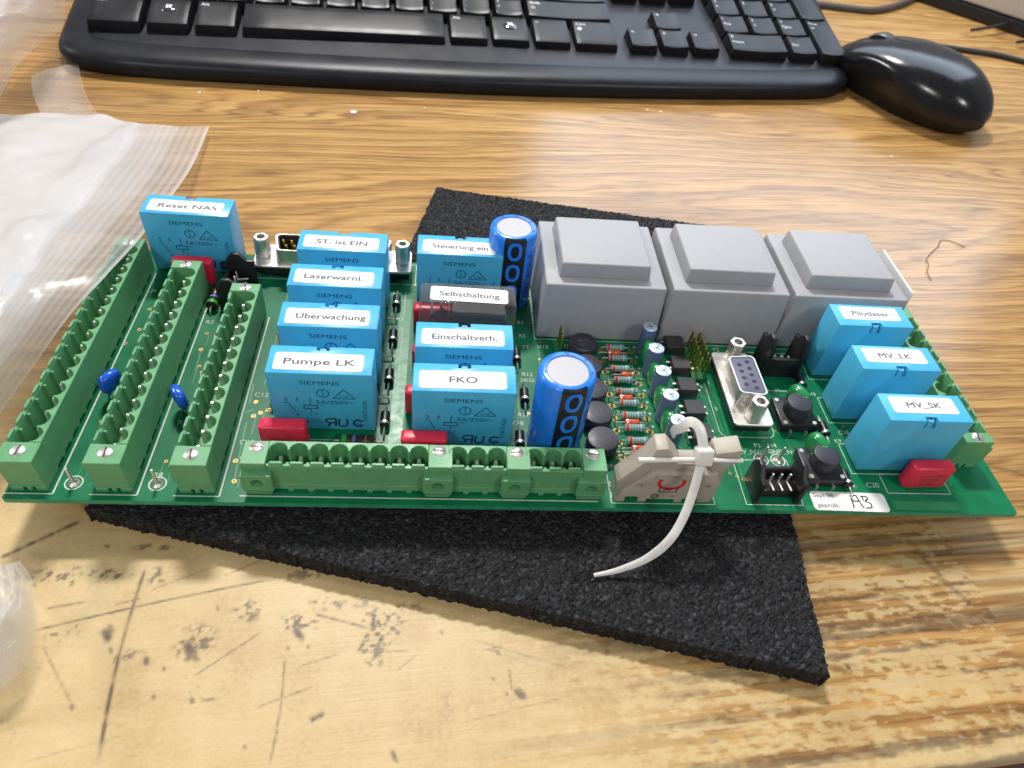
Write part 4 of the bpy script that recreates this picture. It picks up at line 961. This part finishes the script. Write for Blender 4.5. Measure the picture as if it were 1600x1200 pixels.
def key(x0, w, row, leg='', hgt=1, style='std', lx=None, yoff=0.0, sz=3.4):
    if style == 'low': hgt = LOW
    k = (w, hgt, style)
    if k not in _km: _km[k] = key_mesh(w*U, hgt*U, 8.0 if style == 'std' else 6.6, .75 if style == 'std' else -.9, .25)
    y = (row if (row == 0 or x0 > 15) else row+LOW-1)*U+yoff; o = link('key', _km[k], kb, (x0*U, y, kz(y)-1.0), rot=(math.atan(KT), 0, 0))
    if leg:
        m = MB()
        for i, s_ in enumerate(leg.split('|')):
            put_text(m, s_, 3.4, hgt*U-5.4-i*4.6, 0, sz, 1.05, align='l')
        def surf(x, y):
            s1 = (x-2.0)/(w*U-4.0); t1 = min(1, max(0, (y-1.1)/(hgt*U-3.5)))
            return (8.0-.75*(1-(2*s1-1)**2)+(t1-.4) if style == 'std' else 7.7-1.1*(1-t1)**2.2)+.07
        m.v = [(x, y, surf(x, y)) for x, y, z in m.v]
        link('legend', m.mesh('legend', 'legend_white', smooth=0), o)
    return o
def win_key(x0):
    o = key(x0, 1.25, 0, '', 1, 'low')
    m = MB(); m.lathe([(4.7, 6.2), (4.6, 7.3), (3.9, 8.0), (2.4, 8.45), (.4, 8.6)], 28, M=Matrix.Translation((1.25*U/2, U*.72, -.3))); d = link('dome', m.mesh('dome', 'dome_clear', smooth=60), o)
    m = MB(); cx, cy = 1.25*U/2, U*.72
    for a, b_ in ((-1.5,.1),(.1,.1),(-1.5,-1.5),(.1,-1.5)): m.add([(cx+a, cy+b_, 8.66), (cx+a+1.3, cy+b_-.1, 8.66), (cx+a+1.4, cy+b_+1.3, 8.66), (cx+a+.1, cy+b_+1.35, 8.66)], [(0,1,2,3)])
    link('emblem', m.mesh('emblem', 'legend_white', smooth=0), o)
key(0, 1.5, 0, 'Ctrl', style='low'); win_key(1.5); key(2.75, 1.25, 0, 'Alt', style='low'); key(4.0, 5.8, 0, '', style='low'); key(9.8, 1.25, 0, 'Alt', style='low')
win_key(11.05); key(12.3, 1.25, 0, '≡', style='low'); key(13.55, 1.45, 0, 'Ctrl| ◆', style='low')
key(0, 2.25, 1, '⇧ Shift')
for i, c in enumerate(('Z','X','C','V','B','N','M','<|,','>|.','?|/')): key(2.25+i, 1, 1, c)
key(12.25, 2.75, 1, 'Shift|⇧')
key(0, 1.75, 2, 'Caps')
for i, c in enumerate(('A','S','D','F','G','H','J','K','L',':|;','"|\'')): key(1.75+i, 1, 2, c)
key(12.75, 2.25, 2, 'Enter')
for i, c in enumerate('QWERTYUIOP'): key(1.5+i, 1, 3, c)
for i in range(3): key(11.5+i, 1, 3, '[]\\'[i])
NX = 15.25
for i, c in enumerate('←↓→'): key(NX+i, 1, 0, c)
key(NX+1, 1, 1, '↑')
for i, c in enumerate(('Del', 'End', 'PgDn')): key(NX+i, 1, 3, c, sz=2.6)
NP = 18.5
key(NP, 2, 0, '0| Insert', sz=3.0); key(NP+2, 1, 0, '.| Del', sz=3.0); key(NP+3, 1, 0, 'Enter|↵', 2, sz=2.8)
for i, c in enumerate(('1| End', '2|  ↓', '3| PgDn')): key(NP+i, 1, 1, c, sz=2.9)
for i, c in enumerate(('4| ←', '5', '6| →')): key(NP+i, 1, 2, c, sz=2.9)
key(NP+3, 1, 2, '+', 2)
for i, c in enumerate(('7| Home', '8| ↑', '9| PgUp')): key(NP+i, 1, 3, c, sz=2.9)
tag(link('keyboard_cable', (lambda q: q.mesh('keyboard_cable', 'cable_grey', smooth=60))(MB().tube([p-np.array([400., 437, DESK]) for p in curve_pts([at(1240,3,DESK+2.5)+np.array([0,0,0]), at(1290,8,DESK+2.5), at(1330,13,DESK+2.5), at(1372,15,DESK+2.5), at(1420,1,DESK+2.5), at(1460,-25,DESK+2.5)], 6)], 2.4, 10)), None, (400, 437, DESK)), 'dark grey cable running from the back of the keyboard to the silver device', 'cable')

# ================================================================== MOUSE
MC = (374.0, 292.0); MAX = math.radians(120)
mouse = root('computer_mouse', 'glossy black computer mouse beside the keyboard', 'mouse', (MC[0], MC[1], DESK), MAX)
def mouse_h(s_): return 8.5+24*(max(0, 1-abs((s_+.2)/(.8 if s_ < -.2 else 1.2))**2.2))**.58
def mouse_shell(top):
    m = MB(); nl, nr = 40, 28; vs = []; fs = []
    L = 102
    for i in range(nl+1):
        t = i/nl; s_ = -1+2*t                                  # -1 rear .. +1 front
        w = 30.5*(max(0, 1-abs(s_)**(2.15 if s_ < 0 else 2.8)))**.5*(1-.07*math.exp(-((s_-.25)/.3)**2))
        hh = mouse_h(s_)
        seam = 9+12*sstep(-.75, .15, s_)-12*sstep(.2, 1, s_)
        seam = min(seam, 8.5+(hh-8.5)*.62)
        for k in range(nr+1):
            a = math.pi*k/nr; c, sn = math.cos(a), math.sin(a)
            if top:
                y = w*math.copysign(abs(c)**.75, c); z = seam+(hh-seam)*sn**.8
            else:
                f = k/nr
                if k <= nr//2: g = k/(nr//2); y = w*(.72+.28*math.sin(g*math.pi/2)**1.3)*.985; z = .4+(seam-.3)*g
                else: g = (nr-k)/(nr-nr//2); y = -w*(.72+.28*math.sin(g*math.pi/2)**1.3)*.985; z = .4+(seam-.3)*g
            xk = 1 if top else .80+.20*math.sin(g*math.pi/2)**.8
            vs.append((s_*L/2*xk, y, z))
    for i in range(nl):
        for k in range(nr): fs.append((i*(nr+1)+k, i*(nr+1)+k+1, (i+1)*(nr+1)+k+1, (i+1)*(nr+1)+k))
    m.add(vs, fs); return m
link('top_shell', mouse_shell(True).mesh('top_shell', 'mouse_black', smooth=60), mouse)
q = MB(); q.tube([(s_*51, 0, mouse_h(s_)+.02) for s_ in np.linspace(.12, .93, 18)], .4, 6); link('button_split', q.mesh('button_split', 'mouse_side', smooth=60), mouse)
link('side_shell', mouse_shell(False).mesh('side_shell', 'mouse_side', smooth=60), mouse)
q = MB(); q.lathe([(0.1,-3.6),(10.5,-3.6),(11.6,-2.2),(11.6,2.2),(10.5,3.6),(.1,3.6)], 30, M=Matrix.Translation((26, 0, 18.5)) @ Matrix.Rotation(HP, 4, 'X')); link('scroll_wheel', q.mesh('scroll_wheel', 'cable_black', smooth=40), mouse)
q = MB(); q.tube([p-np.array([480., 366, DESK]) for p in curve_pts([at(1440,70,DESK+1.9), at(1480,74,DESK+1.9), at(1520,80,DESK+1.9), at(1555,85,DESK+1.9), at(1600,96,DESK+1.9), at(1650,108,DESK+1.9)], 6)], 1.8, 8)
tag(link('mouse_cable', q.mesh('mouse_cable', 'cable_black', smooth=60), None, (480, 366, DESK)), 'thin black cable on the desk behind the mouse', 'cable')

# ================================================================== SILVER DEVICE
a, b_ = at(1425, 0, DESK), at(1600, 60, DESK); ang = math.atan2(b_[1]-a[1], b_[0]-a[0])
dev = root('silver_device', 'silver computer case with a dark plinth at the back of the desk', 'computer', (float(a[0]), float(a[1]), DESK), ang)
q = MB(); q.box(-60, 150, 0, 180, .2, 9); link('plinth', q.mesh('plinth', 'black_plastic', bevel=.8), dev)
q = MB(); q.box(-62, 152, 1.5, 182, 9.4, 46); link('case', q.mesh('case', 'silver_plastic', bevel=2.5, bseg=3), dev)
q = MB(); q.tube([p-np.array([500., 420, DESK]) for p in curve_pts([at(1518,47,-8.6), at(1550,42,-8.0), at(1580,36,-7.6), at(1606,38,-8), at(1610,60,-8.4), at(1590,66,-8.8)], 6)], 1.1, 8)
tag(link('loose_wire', q.mesh('loose_wire', 'cable_black', smooth=60), None, (500, 420, DESK)), 'short loose black wire in front of the silver case', 'wire')

# ================================================================== PLASTIC BAGS
def film_mat(name, col, lo, hi, ribs, rough=.25):
    m = bpy.data.materials.new(name); m.use_nodes = True; t = m.node_tree; b = t.nodes['Principled BSDF']
    b.inputs['Base Color'].default_value = (*col, 1); b.inputs['Roughness'].default_value = rough; b.inputs['Specular IOR Level'].default_value = .6
    uv = nd(t, 'ShaderNodeUVMap', uv_map='film'); sp = nd(t, 'ShaderNodeSeparateXYZ'); lk(t, uv.outputs[0], sp.inputs[0])
    tl = nd(t, 'ShaderNodeBsdfTranslucent'); tl.inputs[0].default_value = (*col, 1)
    m0 = nd(t, 'ShaderNodeMixShader'); m0.inputs[0].default_value = .35; lk(t, b.outputs[0], m0.inputs[1]); lk(t, tl.outputs[0], m0.inputs[2])
    tr_ = nd(t, 'ShaderNodeBsdfTransparent')
    rp = nd(t, 'ShaderNodeValToRGB'); e = rp.color_ramp.elements
    e[0].position = 0; e[0].color = (lo,)*3+(1,); e[1].position = .42; e[1].color = (hi,)*3+(1,)
    if ribs:
        q_ = e.new(.12); q_.color = (lo+.05,)*3+(1,); q_ = e.new(.15); q_.color = (lo+(hi-lo)*.45,)*3+(1,); q_ = e.new(.28); q_.color = (lo+(hi-lo)*.6,)*3+(1,); q_ = e.new(.33); q_.color = (min(1, hi+.08),)*3+(1,)
    q_ = e.new(.012); q_.color = (lo+.12,)*3+(1,); q_ = e.new(.02); q_.color = (lo,)*3+(1,); e[0].color = (min(1, lo+.3),)*3+(1,)
    lk(t, sp.outputs[1], rp.inputs[0])
    tc = nd(t, 'ShaderNodeTexCoord'); nz = nd(t, 'ShaderNodeTexNoise'); nz.inputs['Scale'].default_value = 40; nz.inputs['Detail'].default_value = 4; lk(t, tc.outputs['Object'], nz.inputs[0])
    ad = nd(t, 'ShaderNodeMath', operation='MULTIPLY_ADD'); lk(t, nz.outputs['Fac'], ad.inputs[0]); ad.inputs[1].default_value = .22; lk(t, rp.outputs[0], ad.inputs[2])
    fac = nd(t, 'ShaderNodeMath', operation='SUBTRACT', use_clamp=True); lk(t, ad.outputs[0], fac.inputs[0]); fac.inputs[1].default_value = .11
    out = fac.outputs[0]
    if ribs:
        wv = nd(t, 'ShaderNodeMath', operation='SINE'); ml = nd(t, 'ShaderNodeMath', operation='MULTIPLY'); lk(t, sp.outputs[1], ml.inputs[0]); ml.inputs[1].default_value = 190; lk(t, ml.outputs[0], wv.inputs[0])
        pw = nd(t, 'ShaderNodeMath', operation='MULTIPLY'); lk(t, wv.outputs[0], pw.inputs[0])
        fd = nd(t, 'ShaderNodeMapRange'); fd.inputs[1].default_value = .0; fd.inputs[2].default_value = .40; fd.inputs[3].default_value = .10; fd.inputs[4].default_value = 0; lk(t, sp.outputs[1], fd.inputs[0]); lk(t, fd.outputs[0], pw.inputs[1])
        a2 = nd(t, 'ShaderNodeMath', operation='ADD', use_clamp=True); lk(t, out, a2.inputs[0]); lk(t, pw.outputs[0], a2.inputs[1]); out = a2.outputs[0]
    mx = nd(t, 'ShaderNodeMixShader'); lk(t, out, mx.inputs[0]); lk(t, tr_.outputs[0], mx.inputs[1]); lk(t, m0.outputs[0], mx.inputs[2])
    lk(t, mx.outputs[0], t.nodes['Material Output'].inputs[0]); MAT[name] = m
film_mat('bag_milky', (.80, .81, .83), .38, .88, True, .22)
film_mat('bag_clear', (.80, .80, .82), .30, .62, False, .12)
film_mat('bag_thin', (.82, .82, .82), .16, .34, False, .08)
def film(name, rows, mat, label, wr, seed, nv=60, fold=None):
    """rows: list of rails, each a list of 3-D points (board mm); the film is lofted across the rails"""
    nu = 90
    R_ = [np.array(curve_pts(r, 12)) for r in rows]; rails = []
    for r in R_:
        s_ = np.linspace(0, len(r)-1, nu); i = np.clip(s_.astype(int), 0, len(r)-2); f = (s_-i)[:,None]; rails.append(r[i]*(1-f)+r[i+1]*f)
    G = []
    for k in range(nu):
        c = np.array(curve_pts([r[k] for r in rails], 16)); s_ = np.linspace(0, len(c)-1, nv); i = np.clip(s_.astype(int), 0, len(c)-2); f = (s_-i)[:,None]; G.append(c[i]*(1-f)+c[i+1]*f)
    G = np.array(G)                                              # nu,nv,3
    uu, vv = np.meshgrid(np.linspace(0,1,nu), np.linspace(0,1,nv), indexing='ij')
    amp = np.clip(vv*2.2, .08, 1)
    n1 = np.abs(fbm(uu*5+seed, vv*4-uu*3, seed, 4)-.47)*2; n2 = fbm(uu*14, vv*9+uu*6, seed+3, 3)-.5
    G[...,2] += wr*amp*(n1*1.6+n2*.5)
    G[...,2] = np.maximum(G[...,2], DESK+.25+.3*vnoise(uu*30, vv*30, 2))
    org_ = np.array([G[...,0].mean(), G[...,1].mean(), DESK])
    V = (G-org_).reshape(-1, 3)*S; idx = np.arange(nu*nv).reshape(nu, nv)
    F = np.stack([idx[:-1,:-1], idx[1:,:-1], idx[1:,1:], idx[:-1,1:]], -1).reshape(-1, 4)
    me = bpy.data.meshes.new(name); me.from_pydata(V.tolist(), [], F.tolist()); me.materials.append(MAT[mat])
    ul = me.uv_layers.new(name='film'); li = np.zeros(len(me.loops), np.int32); me.loops.foreach_get('vertex_index', li)
    ul.data.foreach_set('uv', np.stack([uu.ravel()[li], vv.ravel()[li]], -1).ravel().astype(np.float32))
    me.shade_smooth(); me.update()
    o = link(name, me, None, tuple(org_)); tag(o, label, 'bag'); return o
def row(*p): return [at(*q) for q in p]
film('plastic_bag', [row((327,198,-9),(300,260,-5),(255,325,4),(214,378,13.5),(160,437,14),(110,492,11),(55,570,6),(-10,662,2),(-80,760,-2)),
                     row((240,196,-8),(200,262,0),(130,345,10),(70,420,16),(20,490,18),(-50,590,16),(-130,720,10)),
                     row((160,187,-7),(110,265,4),(40,350,14),(-20,440,20),(-90,540,20),(-200,700,10)),
                     row((20,185,-8),(-20,270,4),(-80,360,12),(-150,460,14),(-260,620,8)),
                     row((-90,190,-8),(-140,290,2),(-210,400,8),(-300,520,6),(-420,640,2))], 'bag_milky', 'large milky zip-lock plastic bag draped over the end of the board', 3.2, 4)
film('plastic_bag', [row((108,-60,6),(101,10,4),(96,45,-2),(70,62,-4),(30,100,-8),(-10,165,-9),(-60,200,-9)),
                     row((60,-60,26),(52,0,24),(46,36,20),(30,62,14),(0,95,4),(-40,150,-4),(-90,200,-8)),
                     row((0,-60,34),(-10,0,32),(-16,40,28),(-30,70,22),(-60,110,12),(-110,170,0),(-160,220,-6)),
                     row((-90,-60,20),(-100,10,18),(-110,60,14),(-130,100,8),(-170,140,0),(-210,190,-6),(-260,240,-8))], 'bag_clear', 'crumpled clear plastic bag beside the end of the keyboard', 4.5, 11)
film('plastic_bag', [row((122,100,-9.6),(128,130,-9.6),(140,160,-9.5),(160,180,-9.5),(212,192,-9.6)),
                     row((90,105,-9.2),(95,135,-9.0),(105,160,-9.0),(120,180,-9.2),(150,200,-9.5)),
                     row((50,118,-9.4),(50,140,-9.2),(58,165,-9.2),(70,185,-9.4),(90,200,-9.5))], 'bag_thin', 'thin clear film corner lying flat in front of the keyboard', .7, 23)
film('plastic_bag', [row((30,876,-8.5),(50,905,-6),(54,945,-4),(56,985,-5),(44,1030,-7),(10,1072,-9),(-40,1110,-9.4)),
                     row((0,884,-6),(14,915,0),(18,955,3),(18,995,1),(8,1035,-3),(-20,1075,-7),(-60,1110,-9)),
                     row((-40,880,-6),(-40,920,2),(-40,965,5),(-44,1005,2),(-50,1045,-2),(-70,1080,-7),(-100,1110,-9))], 'bag_clear', 'small crumpled clear bag on the worn part of the desk', 2.6, 31)

# ================================================================== CRUMBS AND A THREAD
for u, v, s_, lb in ((553,177,2.2,'largest white paper crumb in front of the space bar'),(312,146,1.0,'white paper crumb in front of the keyboard by its rounded end'),(404,143,.6,'tiny white crumb close against the keyboard front edge'),
                     (1011,172,.7,'white speck on the desk in front of the arrow keys'),(1032,176,1.0,'white crumb on the desk in front of the right arrow key'),(664,170,.6,'white speck on the desk beside the largest crumb'),(1392,246,.9,'pale crumb on the desk in front of the mouse')):
    p = at(u, v, DESK); q = MB(); pl = [(s_*random.uniform(.6,1.2)*math.cos(t), s_*random.uniform(.4,.8)*math.sin(t)) for t in (0, .9, 2, 3.1, 4.2, 5.3)]
    q.prism(pl, .05, .35+.25*s_); tag(link('paper_scrap', q.mesh('paper_scrap', 'paper_white', smooth=0, bevel=.06, bseg=1), None, (float(p[0]), float(p[1]), DESK)), lb, 'crumb', 'white crumbs scattered on the desk')
base_ = at(1455, 400, DESK)
q = MB(); q.tube([p-base_ for p in curve_pts([at(1455,438,DESK+.3), at(1449,425,DESK+.6), at(1451,414,DESK+.8), at(1448,405,DESK+.5), at(1456,394,DESK+.4), at(1466,385,DESK+.6), at(1471,375,DESK+.4), at(1490,378,DESK+.4), at(1508,386,DESK+.3)], 6)], .15, 5)
tag(link('thread', q.mesh('thread', 'thread_brown', smooth=60), None, (float(base_[0]), float(base_[1]), DESK)), 'thin brown thread lying on the desk behind the transformers', 'thread')

scn.render.resolution_x = 1024; scn.render.resolution_y = 768
